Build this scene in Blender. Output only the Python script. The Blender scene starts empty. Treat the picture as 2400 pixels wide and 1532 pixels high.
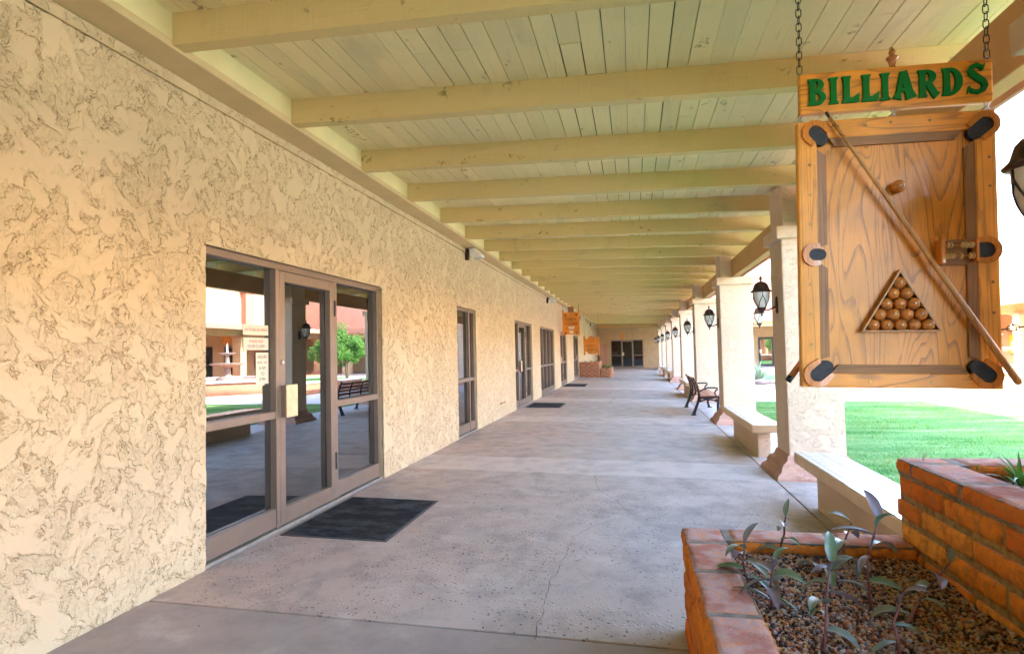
import bpy, bmesh, math, random
import numpy as np
from mathutils import Vector, Matrix, noise
from math import sin, cos, pi, radians, sqrt

S = bpy.context.scene
COL = S.collection
random.seed(7)
RNG = np.random.default_rng(11)

# ------------------------------------------------------------------ camera
def set_camera():
    f, yaw, pitch, roll = 1404.18, 0.1992, 0.0417, 0.0225
    cy, sy, cp, sp = cos(yaw), sin(yaw), cos(pitch), sin(pitch)
    fw = Vector((-sy*cp, cy*cp, sp)); r = Vector((cy, sy, 0)); u = r.cross(fw)
    c, t = cos(roll), sin(roll)
    r2 = r*c - u*t; u2 = u*c + r*t
    cam = bpy.data.cameras.new("Camera")
    cam.sensor_width = 36; cam.sensor_fit = 'HORIZONTAL'
    cam.lens = f/2400*36
    cam.clip_start = 0.05; cam.clip_end = 2000
    o = bpy.data.objects.new("Camera", cam); COL.objects.link(o)
    m = Matrix((r2, u2, -fw)).transposed().to_4x4()
    m.translation = Vector((2.7715, 0, 1.3705))
    o.matrix_world = m
    S.camera = o
set_camera()

# ------------------------------------------------------------------ light
SUN_EL = 37.6
W = bpy.data.worlds.new("World"); S.world = W; W.use_nodes = True
nt = W.node_tree; nt.nodes.clear()
sky = nt.nodes.new("ShaderNodeTexSky"); sky.sky_type = 'NISHITA'; sky.sun_disc = False
sky.sun_elevation = radians(SUN_EL); sky.sun_rotation = radians(-90)
sky.dust_density = 2.0; sky.air_density = 1.0; sky.ozone_density = 1.0
bg = nt.nodes.new("ShaderNodeBackground"); bg.inputs['Strength'].default_value = 0.15
wo = nt.nodes.new("ShaderNodeOutputWorld")
nt.links.new(sky.outputs[0], bg.inputs[0]); nt.links.new(bg.outputs[0], wo.inputs[0])
sun = bpy.data.lights.new("Sun", 'SUN'); sun.energy = 2.0; sun.angle = radians(0.5); sun.color = (1.0, .96, .91)
so = bpy.data.objects.new("Sun", sun); COL.objects.link(so)
so.location = (-40, 10, 40); so.rotation_euler = (0, -radians(90-SUN_EL), 0)
S.view_settings.view_transform = 'Standard'; S.view_settings.look = 'None'
S.view_settings.exposure = 4.48; S.view_settings.gamma = 1
S.render.engine = 'CYCLES'
S.cycles.use_adaptive_sampling = True; S.cycles.adaptive_threshold = .02; S.cycles.max_bounces = 10; S.cycles.diffuse_bounces = 6; S.cycles.glossy_bounces = 4
S.cycles.sample_clamp_indirect = 8
S.cycles.caustics_reflective = False; S.cycles.caustics_refractive = False
try:
    S.cycles.use_denoising = True; S.cycles.denoiser = 'OPENIMAGEDENOISE'
    S.cycles.denoising_input_passes = 'RGB_ALBEDO_NORMAL'; S.cycles.denoising_prefilter = 'ACCURATE'
except Exception: pass

# ------------------------------------------------------------------ materials
class NT:
    def __init__(s, name):
        s.m = bpy.data.materials.new(name); s.m.use_nodes = True
        s.t = s.m.node_tree; s.t.nodes.clear()
        s.out = s.t.nodes.new("ShaderNodeOutputMaterial")
        s.p = s.t.nodes.new("ShaderNodeBsdfPrincipled")
        s.t.links.new(s.p.outputs[0], s.out.inputs['Surface'])
        s._pos = None
    def n(s, typ, ins=None, **kw):
        nd = s.t.nodes.new("ShaderNode"+typ)
        for k, v in kw.items(): setattr(nd, k, v)
        for k, v in (ins or {}).items(): s.set(nd.inputs[k], v)
        return nd
    def set(s, inp, v):
        if isinstance(v, bpy.types.NodeSocket): s.t.links.new(v, inp)
        elif hasattr(v, 'outputs'): s.t.links.new(v.outputs[0], inp)
        else:
            if hasattr(inp.default_value, '__len__') and hasattr(v, '__len__') and len(inp.default_value) == 4 and len(v) == 3: v = (*v, 1)
            inp.default_value = v
    def pos(s):
        if not s._pos: s._pos = s.n("NewGeometry").outputs['Position']
        return s._pos
    def obj(s): return s.n("TexCoord").outputs['Object']
    def island(s): return s.n("NewGeometry").outputs['Random Per Island']
    def scale(s, v, sc): return s.n("Mapping", {'Vector': v, 'Scale': sc}).outputs[0]
    def noise(s, v, sc, det=3, rough=.55, dist=0): return s.n("TexNoise", {'Vector': v, 'Scale': sc, 'Detail': det, 'Roughness': rough, 'Distortion': dist}).outputs[0]
    def voro(s, v, sc, feat='F1'): return s.n("TexVoronoi", {'Vector': v, 'Scale': sc}, feature=feat).outputs['Distance']
    def m2(s, op, a, b=0.0, clamp=False):
        nd = s.n("Math", operation=op, use_clamp=clamp); s.set(nd.inputs[0], a); s.set(nd.inputs[1], b); return nd.outputs[0]
    def ss(s, v, a, b, lo=0., hi=1.):
        return s.n("MapRange", {'Value': v, 'From Min': a, 'From Max': b, 'To Min': lo, 'To Max': hi}, interpolation_type='SMOOTHSTEP').outputs[0]
    def mix(s, f, a, b, mode='MIX'):
        nd = s.n("Mix", data_type='RGBA', blend_type=mode)
        s.set(nd.inputs[0], f); s.set(nd.inputs[6], a); s.set(nd.inputs[7], b); return nd.outputs[2]
    def bump(s, h, dist=.01, strength=1., normal=None):
        i = {'Height': h, 'Distance': dist, 'Strength': strength}
        if normal is not None: i['Normal'] = normal
        return s.n("Bump", i).outputs[0]
    def fin(s, col=None, rough=.6, metal=0., normal=None, spec=.5, coat=0.):
        if col is not None: s.set(s.p.inputs['Base Color'], col)
        s.set(s.p.inputs['Roughness'], rough); s.set(s.p.inputs['Metallic'], metal)
        s.set(s.p.inputs['Specular IOR Level'], spec); s.set(s.p.inputs['Coat Weight'], coat)
        if normal is not None: s.set(s.p.inputs['Normal'], normal)
        return s.m

def m_plain(name, col, rough=.5, metal=0., var=.12, sc=14, bump=0., bsc=60, spec=.5, coat=0.):
    a = NT(name); v = a.obj()
    n = a.noise(v, sc, 4)
    c = a.mix(a.ss(n, .3, .7), tuple(x*(1-var) for x in col), tuple(min(1, x*(1+var)) for x in col))
    nm = a.bump(a.noise(v, bsc, 3), .002, bump) if bump else None
    return a.fin(c, rough, metal, nm, spec, coat)

def m_stucco(name, col, sc=1., disp=False, amp=.0095, bumpd=.012, dk=1.):
    a = NT(name); p = a.pos()
    w = a.n("TexNoise", {'Vector': p, 'Scale': 7*sc, 'Detail': 2}).outputs['Color']
    vm = a.n("VectorMath", operation='MULTIPLY_ADD'); a.set(vm.inputs[0], w); vm.inputs[1].default_value = (.10/sc,)*3; a.set(vm.inputs[2], p)
    q = vm.outputs[0]
    def sm(rot, off, stretch):
        mp = a.n("Mapping", {'Vector': q, 'Rotation': (rot, 0, rot), 'Location': (off, off*1.7, off*.6)}).outputs[0]
        return a.noise(a.scale(mp, (4.2*sc, 1.9*sc, 1.9*sc*stretch)), 1., 4, .58)
    na, nb, nc = sm(.65, 0, 3.4), sm(-.75, 3.1, 3.2), sm(1.45, 7.7, 2.6)
    n1 = a.m2('MAXIMUM', na, a.m2('MAXIMUM', nb, nc))
    plate = a.ss(n1, .555, .625)
    grit = a.noise(p, 95*sc, 3, .65)
    n2 = a.noise(a.scale(q, (1, 1, .62)), 21*sc, 3, .6)
    n3 = a.noise(a.scale(q, (1, .75, 1)), 38*sc, 3, .6)
    n4 = a.noise(a.scale(q, (1, 1.2, .8)), 62*sc, 2, .6)
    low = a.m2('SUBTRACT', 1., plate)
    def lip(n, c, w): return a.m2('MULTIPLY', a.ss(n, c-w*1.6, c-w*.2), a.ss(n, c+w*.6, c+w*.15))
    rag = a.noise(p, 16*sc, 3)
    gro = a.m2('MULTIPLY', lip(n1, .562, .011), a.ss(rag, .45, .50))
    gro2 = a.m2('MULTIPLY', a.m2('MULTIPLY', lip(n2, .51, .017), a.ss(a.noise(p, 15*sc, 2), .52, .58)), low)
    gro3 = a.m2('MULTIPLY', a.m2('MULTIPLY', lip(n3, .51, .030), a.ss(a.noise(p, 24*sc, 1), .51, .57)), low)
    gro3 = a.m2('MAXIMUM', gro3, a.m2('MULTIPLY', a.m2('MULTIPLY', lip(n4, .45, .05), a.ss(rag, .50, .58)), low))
    h = a.m2('ADD', a.m2('MULTIPLY', plate, .6), a.m2('MULTIPLY', a.m2('MULTIPLY', a.ss(n2, .49, .57), low), .35))
    h = a.m2('ADD', h, a.m2('MULTIPLY', a.m2('MULTIPLY', grit, low), .4))
    h = a.m2('ADD', h, a.m2('MULTIPLY', n1, .5))
    for g_, k_ in ((gro, .7), (gro2, .5), (gro3, .22)): h = a.m2('SUBTRACT', h, a.m2('MULTIPLY', g_, k_))
    big = a.noise(p, .9, 3)
    c = a.mix(a.ss(big, .3, .7), tuple(x*.95 for x in col), tuple(min(1, x*1.05) for x in col))
    # shade of the ragged trowel tears and open grain, put into the colour
    crev_shade = a.m2('ADD', a.m2('ADD', a.m2('MULTIPLY', gro, .42*dk), a.m2('MULTIPLY', gro2, .30*dk)), a.m2('MULTIPLY', gro3, .05*dk), True)
    crev_shade = a.m2('ADD', crev_shade, a.m2('MULTIPLY', low, a.m2('ADD', .02*dk, a.m2('MULTIPLY', a.ss(grit, .50, .36), .09*dk))), True)
    c = a.mix(crev_shade, c, (col[0]*.46, col[1]*.34, col[2]*.21))
    if disp:
        d = a.n("Displacement", {'Height': h, 'Midlevel': .4, 'Scale': amp})
        a.t.links.new(d.outputs[0], a.out.inputs['Displacement'])
        a.m.displacement_method = 'BOTH'
        return a.fin(c, .9, 0, None, .2)
    return a.fin(c, .9, 0, a.bump(h, bumpd, .8), .2)

def m_paintwood(name, col, axis='X', knots=True):
    a = NT(name); p = a.pos()
    st = {'X': (3, 60, 60), 'Y': (60, 3, 60)}[axis]
    g = a.noise(a.scale(p, st), 1, 3)
    saw = a.noise(a.scale(p, (75, 3, 3) if axis == 'X' else (6, 60, 6)), 1, 2, .4)
    isl = a.island()
    base = a.mix(isl, tuple(x*.94 for x in col), tuple(min(1, x*1.05) for x in col))
    c = a.mix(a.ss(g, .58, .8), base, tuple(x*.84 for x in col))
    c = a.mix(a.ss(a.noise(a.scale(p, (3, 1.2, 3)), 1, 4, .6), .55, .75, 0, .35), c, (col[0]*.62, col[1]*.62, col[2]*.66))
    if knots:
        k = a.noise(a.scale(p, (7, 3, 7) if axis == 'Y' else (4.5, 9, 9)), 1.0, 2)
        k2 = a.noise(p, 26, 3)
        kk = a.m2('MULTIPLY', a.ss(k, .65, .71), a.ss(k2, .45, .62))
        c = a.mix(a.m2('MULTIPLY', kk, .75), c, (col[0]*.3, col[1]*.26, col[2]*.2))
    h = a.m2('ADD', a.m2('MULTIPLY', saw, .6), a.m2('MULTIPLY', g, .5))
    return a.fin(c, .75, 0, a.bump(h, .006, .8), .3)

def m_oak(name, col, dark, ax='Z', freq=13., cathedral=True, rough=.4, coat=.1):
    a = NT(name); p = a.obj()
    st = {'Z': (4.6, 4.6, .85), 'X': (.85, 4.6, 6.5)}[ax]
    if not cathedral: st = {'Z': (16, 16, .5), 'X': (.5, 16, 16)}[ax]
    n = a.noise(a.scale(p, st), 1., 2, .45, .6)
    fr = a.m2('FRACT', a.m2('MULTIPLY', n, freq))
    line = a.m2('MULTIPLY', a.ss(fr, .62, .97), a.ss(fr, 1.0, .985, 0, 1))
    line = a.m2('MULTIPLY', line, a.ss(a.noise(a.scale(p, (60, 60, 9) if ax == 'Z' else (9, 60, 60)), 1, 3, .7), .32, .55, .25, 1.2))
    fine = a.noise(a.scale(p, (220, 220, 6) if ax == 'Z' else (6, 220, 220)), 1, 2)
    c = a.mix(a.ss(a.noise(p, 4, 2), .3, .7), tuple(x*.85 for x in col), tuple(min(1, x*1.12) for x in col))
    c = a.mix(a.m2('MULTIPLY', line, .62), c, dark)
    c = a.mix(a.m2('MULTIPLY', a.ss(fine, .52, .7), .3), c, dark)
    return a.fin(c, rough, 0, a.bump(fine, .0006, .4), .5, coat)

def m_brick(name='adobe_brick', tone=None):
    a = NT(name); p = a.pos(); r = a.island()
    cr = a.n("ValToRGB", {'Fac': r})
    e = cr.color_ramp.elements
    e[0].color = (.72, .165, .035, 1); e[1].color = (.95, .45, .095, 1)
    for q, cc in ((.35, (.86, .30, .05, 1)), (.7, (.74, .20, .045, 1))):
        x = e.new(q); x.color = cc
    n = a.noise(p, 22, 5, .65); sp = a.noise(p, 130, 3, .6); mo = a.noise(p, 8, 3)
    c = a.mix(a.ss(n, .40, .75), cr.outputs[0], (.52, .22, .07))
    if tone: c = a.mix(.75, c, tone)
    c = a.mix(a.ss(mo, .52, .75, 0, .6), c, (.40, .09, .03))
    c = a.mix(a.m2('MULTIPLY', a.ss(sp, .60, .72), .6), c, (.14, .05, .025))
    c = a.mix(a.m2('MULTIPLY', a.ss(a.noise(p, 45, 5, .75), .58, .70), .55), c, (.22, .08, .03))
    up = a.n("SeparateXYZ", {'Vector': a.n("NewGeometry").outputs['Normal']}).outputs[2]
    sky_wear = a.m2('MULTIPLY', a.ss(up, .7, .95), a.ss(a.m2('ADD', a.m2('MULTIPLY', mo, .5), a.m2('MULTIPLY', n, .5)), .30, .56, .35, 1.))
    c = a.mix(sky_wear, c, a.mix(a.ss(mo, .42, .62), (.50, .37, .36), (.46, .20, .155)))          # mauve skylight tint put into the colour of the tops, with wear
    h = a.m2('ADD', n, a.m2('MULTIPLY', sp, .6))
    return a.fin(c, .95, 0, a.bump(h, .007, 1.), .06)

def m_concrete(name, col, tint, pits=False):
    a = NT(name); p = a.pos()
    n = a.noise(p, .55, 4, .6); n2 = a.noise(p, 3.5, 5, .65); n3 = a.noise(p, 2.1, 5, .65)
    isl = a.island()
    x = a.n("SeparateXYZ", {'Vector': p}).outputs[0]
    red = a.m2('ADD', a.ss(x, 3.2, 0.2, -.15, .75), a.m2('MULTIPLY', a.m2('SUBTRACT', n, .5), 1.8), True)
    c = a.mix(red, col, tint)               # pink white-balance cast towards the wall, put into the colour
    c = a.mix(a.ss(n2, .42, .68, 0, .45), c, tuple(q*.6 for q in col))
    c = a.mix(a.ss(a.noise(a.scale(p, (1.3, .8, 1)), 1.3, 7, .72), .50, .67, 0, .55), c, (.22, .20, .19))
    c = a.mix(a.ss(n3, .52, .70, 0, .45), c, (.60, .565, .55))
    c = a.mix(a.ss(isl, 0, 1, 0, .3), c, tuple(q*1.3 for q in col))
    h = a.m2('MULTIPLY', a.noise(p, 60, 4, .6), .25)
    if pits:
        v = a.voro(p, 30); msk = a.ss(a.noise(p, 1.8, 3), .40, .52)
        pit = a.m2('MULTIPLY', a.ss(v, .30, .20), msk)
        pit = a.m2('MULTIPLY', pit, a.ss(a.noise(p, 16, 2), .42, .50))
        pit2 = a.m2('MULTIPLY', a.m2('MULTIPLY', a.ss(a.voro(p, 70), .26, .14), a.ss(a.noise(p, 2.6, 3), .46, .58)), a.ss(a.noise(p, 30, 2), .45, .55))
        pit = a.m2('MAXIMUM', a.m2('MULTIPLY', pit, a.ss(a.noise(p, 21, 2), .38, .62, .25, 1.)), a.m2('MULTIPLY', pit2, .7))
        c = a.mix(a.m2('MULTIPLY', pit, .75), c, (.10, .08, .075))
        bl = a.m2('MULTIPLY', a.ss(a.voro(a.scale(p, (1, 1, 1)), 27), .3, .15), a.ss(a.noise(p, 1.7, 2), .45, .6))
        c = a.mix(a.m2('MULTIPLY', bl, .35), c, (.5, .47, .45))
        h = a.m2('ADD', a.m2('SUBTRACT', h, a.m2('MULTIPLY', pit, 1.)), a.m2('MULTIPLY', bl, .5))
    return a.fin(c, a.ss(n2, .3, .7, .5, .75), 0, a.bump(h, .006, .8), .35)

def m_glass(name, refl=.17, tint=(.93, .95, 1), body=(.012, .013, .014)):
    a = NT(name)
    gl = a.n("BsdfGlossy", {'Color': tint, 'Roughness': .0})
    df = a.n("BsdfDiffuse", {'Color': body})
    lw = a.n("Fresnel", {'IOR': 1.5}).outputs[0]
    f = a.m2('ADD', a.m2('MULTIPLY', lw, .8), refl, True)
    mx = a.n("MixShader"); a.set(mx.inputs[0], f); a.t.links.new(df.outputs[0], mx.inputs[1]); a.t.links.new(gl.outputs[0], mx.inputs[2])
    a.t.links.new(mx.outputs[0], a.out.inputs['Surface'])
    return a.m

def m_leaf(name, c1, c2, rough=.45, trans=.15):
    a = NT(name); r = a.island(); v = a.obj()
    c = a.mix(r, c1, c2)
    c = a.mix(a.ss(a.noise(v, 30, 3), .4, .7, 0, .35), c, tuple(x*.55 for x in c1))
    m = a.fin(c, rough, 0, None, .5)
    tr = a.n("BsdfTranslucent", {'Color': c}); mx = a.n("MixShader", {0: trans})
    a.t.links.new(a.p.outputs[0], mx.inputs[1]); a.t.links.new(tr.outputs[0], mx.inputs[2])
    a.t.links.new(mx.outputs[0], a.out.inputs['Surface'])
    return m

def m_gravel(name, cols):
    a = NT(name); r = a.island()
    cr = a.n("ValToRGB", {'Fac': r}); e = cr.color_ramp.elements
    cr.color_ramp.interpolation = 'CONSTANT'
    e[0].color = (*cols[0], 1); e[1].position = 1/len(cols); e[1].color = (*cols[1], 1)
    for i in range(2, len(cols)):
        x = e.new(i/len(cols)); x.color = (*cols[i], 1)
    return a.fin(cr.outputs[0], .75, 0, None, .3)

CREAM = (.60, .47, .215); TAN = (.655, .535, .35); PINK = (.60, .40, .27)
M = {}
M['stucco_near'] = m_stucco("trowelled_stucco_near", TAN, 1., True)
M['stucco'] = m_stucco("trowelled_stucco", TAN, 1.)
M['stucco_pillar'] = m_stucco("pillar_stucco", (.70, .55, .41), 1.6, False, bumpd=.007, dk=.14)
M['stucco_far'] = m_plain("smooth_stucco", (.52, .37, .22), .9, var=.06, sc=3, bump=.4, bsc=30, spec=.2)
M['stucco_pink'] = m_plain("pink_stucco", (.50, .28, .20), .9, var=.06, sc=2, bump=.4, bsc=30, spec=.2)
M['trim_pink'] = m_plain("pink_trim_paint", (.44, .215, .15), .8, var=.06, sc=3, spec=.2)
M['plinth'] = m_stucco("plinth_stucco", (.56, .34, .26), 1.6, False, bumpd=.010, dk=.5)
M['rafter'] = m_paintwood("rafter_paint", (.67, .525, .245), 'X')
M['deck'] = m_paintwood("plank_paint", (.80, .685, .405), 'Y')
M['cream'] = m_plain("cream_paint", (.76, .68, .38), .6, var=.05, sc=3, bump=.2)
M['soffit'] = m_plain("soffit_paint", (.60, .46, .25), .6, var=.05, sc=4, bump=.2)
M['header'] = m_paintwood("header_paint", (.52, .31, .13), 'Y', knots=False)
M['dark'] = m_plain("dark_void", (.02, .017, .013), .9)
M['slab'] = m_concrete("worn_concrete", (.44, .39, .365), (.46, .335, .285))
M['slab_pit'] = m_concrete("pitted_concrete", (.44, .39, .365), (.46, .33, .28), True)
M['slab_band'] = m_concrete('smooth_band_concrete', (.52, .465, .44), (.50, .40, .36))
M['slab_dark'] = m_concrete("smooth_brown_concrete", (.30, .262, .25), (.34, .27, .245))
M['joint'] = m_plain("joint_dirt", (.07, .055, .045), .95, var=.3)
M['bronze'] = m_plain("bronze_aluminium", (.25, .19, .15), .42, .4, var=.06, sc=5)
M['alu'] = m_plain("mill_aluminium", (.55, .53, .50), .35, .7, var=.1, sc=9)
M['glass'] = m_glass("mirror_tint_glass")
M['glassdark'] = m_glass("dark_glass", .03)
M['brass'] = m_plain("brushed_gold", (.72, .60, .38), .35, .35)
M['black'] = m_plain("black_plastic", (.012, .012, .013), .45)
M['iron'] = m_plain("black_iron", (.022, .024, .032), .45, .3, bump=.5, bsc=90)
M['copper'] = m_plain("aged_bronze", (.085, .045, .035), .38, .65, var=.3, sc=30)
M['frost'] = m_plain("seeded_glass", (.62, .62, .60), .22, var=.08, sc=25, spec=.6)
M['slatwood'] = m_oak("bench_slat_wood", (.42, .15, .06), (.16, .05, .02), 'X', 7, False, .45, .1)
M['tile'] = None
M['benchedge'] = m_plain("bench_edge_paint", (.70, .52, .33), .55, var=.05, sc=5, spec=.4)
M['brick'] = m_brick(); M['brickfar'] = m_brick('pinkish_brick', (.56, .29, .20))
M['mortar'] = m_plain("mud_mortar", (.34, .22, .085), .95, var=.35, sc=30, bump=1., bsc=50)
M['pebble'] = m_gravel("pebble_mix", [(.44, .37, .34), (.32, .11, .06), (.46, .31, .22), (.08, .05, .045), (.48, .21, .09), (.24, .20, .20), (.48, .31, .13), (.16, .06, .035), (.06, .038, .033)])
M['mortar_grey'] = m_plain('grey_mortar', (.24, .19, .155), .95, var=.3, sc=30, bump=1., bsc=50)
M['soil'] = m_plain("dark_soil", (.06, .04, .025), .95, var=.4, sc=40, bump=1.)
M['purple'] = m_leaf("purple_leaf", (.24, .20, .26), (.15, .27, .11), .34)
M['stem'] = m_plain("plum_stem", (.20, .075, .075), .5, var=.3, sc=20)
M['green'] = m_leaf("green_blade", (.07, .24, .03), (.16, .36, .06), .4, .25)
M['agave'] = m_leaf("pale_agave", (.24, .34, .22), (.36, .42, .26), .5, .1)
M['treeleaf'] = m_leaf("tree_leaf", (.06, .20, .02), (.17, .36, .05), .5, .3)
M['bark'] = m_plain("bark", (.12, .085, .055), .95, var=.3, sc=30, bump=1.)
def m_blade():
    a = NT("lawn_blade"); p = a.pos(); r_ = a.island()
    n = a.noise(a.scale(p, (.35, 1.5, 1)), 1.6, 6, .7)
    c = a.mix(r_, (.14, .29, .05), (.29, .42, .13))
    c = a.mix(a.ss(n, .50, .66, 0, .75), c, (.42, .45, .19))
    c = a.mix(a.ss(n, .49, .38, 0, .75), c, (.05, .21, .03))
    return a.fin(c, .6, 0, None, .2)
M['grassb'] = m_blade()
def m_mat():
    a = NT("charcoal_carpet"); p = a.pos()
    n = a.noise(a.scale(p, (1, 1.6, 1)), 3.2, 6, .7); f = a.noise(p, 260, 2)
    c = a.mix(a.ss(n, .40, .68), (.016, .018, .024), (.055, .058, .066))
    c = a.mix(a.m2('MULTIPLY', a.ss(f, .60, .66), a.ss(n, .42, .6)), c, (.22, .21, .20))
    return a.fin(c, .95, 0, a.bump(f, .004, 1.), .15)
M['mat'] = m_mat()
M['matedge'] = m_plain("rubber_edge", (.07, .07, .075), .7)
M['white'] = m_plain("white_paint", (.74, .74, .70), .5, var=.05)
M['paper'] = m_plain("paper", (.80, .75, .62), .8, var=.03)
M['ink'] = m_plain("red_ink", (.45, .10, .07), .8)
M['inkdark'] = m_plain("grey_ink", (.12, .11, .10), .8)
M['oak'] = m_oak("oak_plywood", (.78, .31, .032), (.26, .085, .012), 'Z', 17, True, .42, .08)
M['oakX'] = m_oak("oak_rail_cross", (.86, .33, .024), (.36, .12, .015), 'X', 9, True, .42, .08)
M['oakZ'] = m_oak("oak_rail_up", (.83, .34, .036), (.38, .14, .02), 'Z', 9, False, .42, .08)
M['walnutX'] = m_oak("walnut_cross", (.33, .15, .045), (.15, .06, .018), 'X', 8, False, .55, 0)
M['walnutZ'] = m_oak("walnut_up", (.33, .15, .05), (.15, .06, .02), 'Z', 8, False, .55, 0)
M['pocketw'] = m_oak("pocket_wood", (.62, .22, .035), (.38, .12, .02), 'Z', 5, False, .22, .5)
M['ballw'] = m_plain("turned_ball_wood", (.50, .17, .03), .2, var=.22, sc=30, coat=.6)
M['cuew'] = m_oak("cue_wood", (.52, .25, .07), (.30, .12, .03), 'Z', 5, False, .45, .05)
M['bead'] = m_plain('bead_wood', (.74, .50, .22), .4)
M['signgreen'] = m_plain("green_enamel", (.003, .165, .024), .5, var=.08, spec=.15)
M['signorange'] = m_oak("varnished_sign_wood", (.74, .27, .025), (.50, .15, .01), 'Z', 6, False, .35, .3)
M['signred'] = m_plain("dark_red_letters", (.30, .05, .01), .5)
M['pocketfill'] = m_plain("pocket_lining", (.018, .02, .028), .6, var=.5, sc=40, bump=.6)
M['chain'] = m_plain("dark_chain", (.045, .032, .022), .4, .8)
M['steel'] = m_plain("steel_eye", (.45, .42, .38), .3, .9)
M['screw'] = m_plain("brass_screw", (.30, .18, .07), .35, .8)
M['paving'] = m_plain("pale_paving", (.64, .58, .54), .85, var=.1, sc=1.2, bump=.4, bsc=40, spec=.2)
M['terracotta'] = m_plain("terracotta_render", (.52, .25, .14), .85, var=.08, sc=3, spec=.2)
M['yellow'] = m_plain("yellow_board", (.72, .50, .03), .7, var=.04)
M['rock'] = m_plain("rock", (.36, .27, .22), .95, var=.25, sc=8, bump=1., bsc=20)
M['water'] = m_plain("white_water", (.8, .85, .88), .2, var=.03)
def m_tile():
    a = NT("bench_tile"); p = a.pos()
    br = a.n("TexBrick", {'Vector': a.n("Mapping", {'Vector': p, 'Scale': (1, 1, 1), 'Location': (.06, .02, 0)}).outputs[0], 'Color1': (.62, .59, .54, 1), 'Color2': (.57, .535, .48, 1), 'Mortar': (.26, .22, .18, 1), 'Scale': 1., 'Mortar Size': .0035, 'Brick Width': .155, 'Row Height': .155, 'Bias': 0.}, offset=0.)
    sp = a.noise(p, 14, 3)
    c = a.mix(a.ss(sp, .66, .72, 0, .6), br.outputs[0], (.45, .38, .30))
    return a.fin(c, .16, 0, a.bump(br.outputs['Fac'], .002, -.5), .5)
M['tile'] = m_tile()
def m_lawn():
    a = NT("lawn_ground"); p = a.pos()
    n = a.noise(a.scale(p, (.35, 1.5, 1)), 1.6, 6, .7); n2 = a.noise(p, 40, 3, .6)
    c = a.mix(a.ss(n, .35, .65), (.08, .23, .06), (.16, .32, .11))
    c = a.mix(a.ss(n, .54, .70, 0, .6), c, (.40, .44, .28))
    c = a.mix(a.ss(n2, .45, .7, 0, .4), c, (.05, .14, .03))
    return a.fin(c, .9, 0, a.bump(n2, .02, 1.), .1)
M['lawn'] = m_lawn()
def m_pinkgravel():
    a = NT("pink_gravel"); p = a.pos()
    v = a.n("TexVoronoi", {'Vector': p, 'Scale': 28.}); 
    c = a.mix(a.m2('MULTIPLY', v.outputs['Distance'], 1.2, True), (.62, .50, .44), (.28, .21, .19))
    c = a.mix(.35, c, v.outputs['Color'], 'SOFT_LIGHT')
    return a.fin(c, .9, 0, a.bump(v.outputs['Distance'], .02, -.8), .2)
M['pgravel'] = m_pinkgravel()
def m_lattice():
    a = NT("vine_screen"); p = a.pos()
    n = a.noise(p, 9, 4, .7)
    c = a.mix(a.ss(n, .42, .62), (.028, .016, .01), (.11, .075, .045))
    return a.fin(c, .9, 0, a.bump(n, .05, 1.), .2)
M['screen'] = m_lattice()

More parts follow.
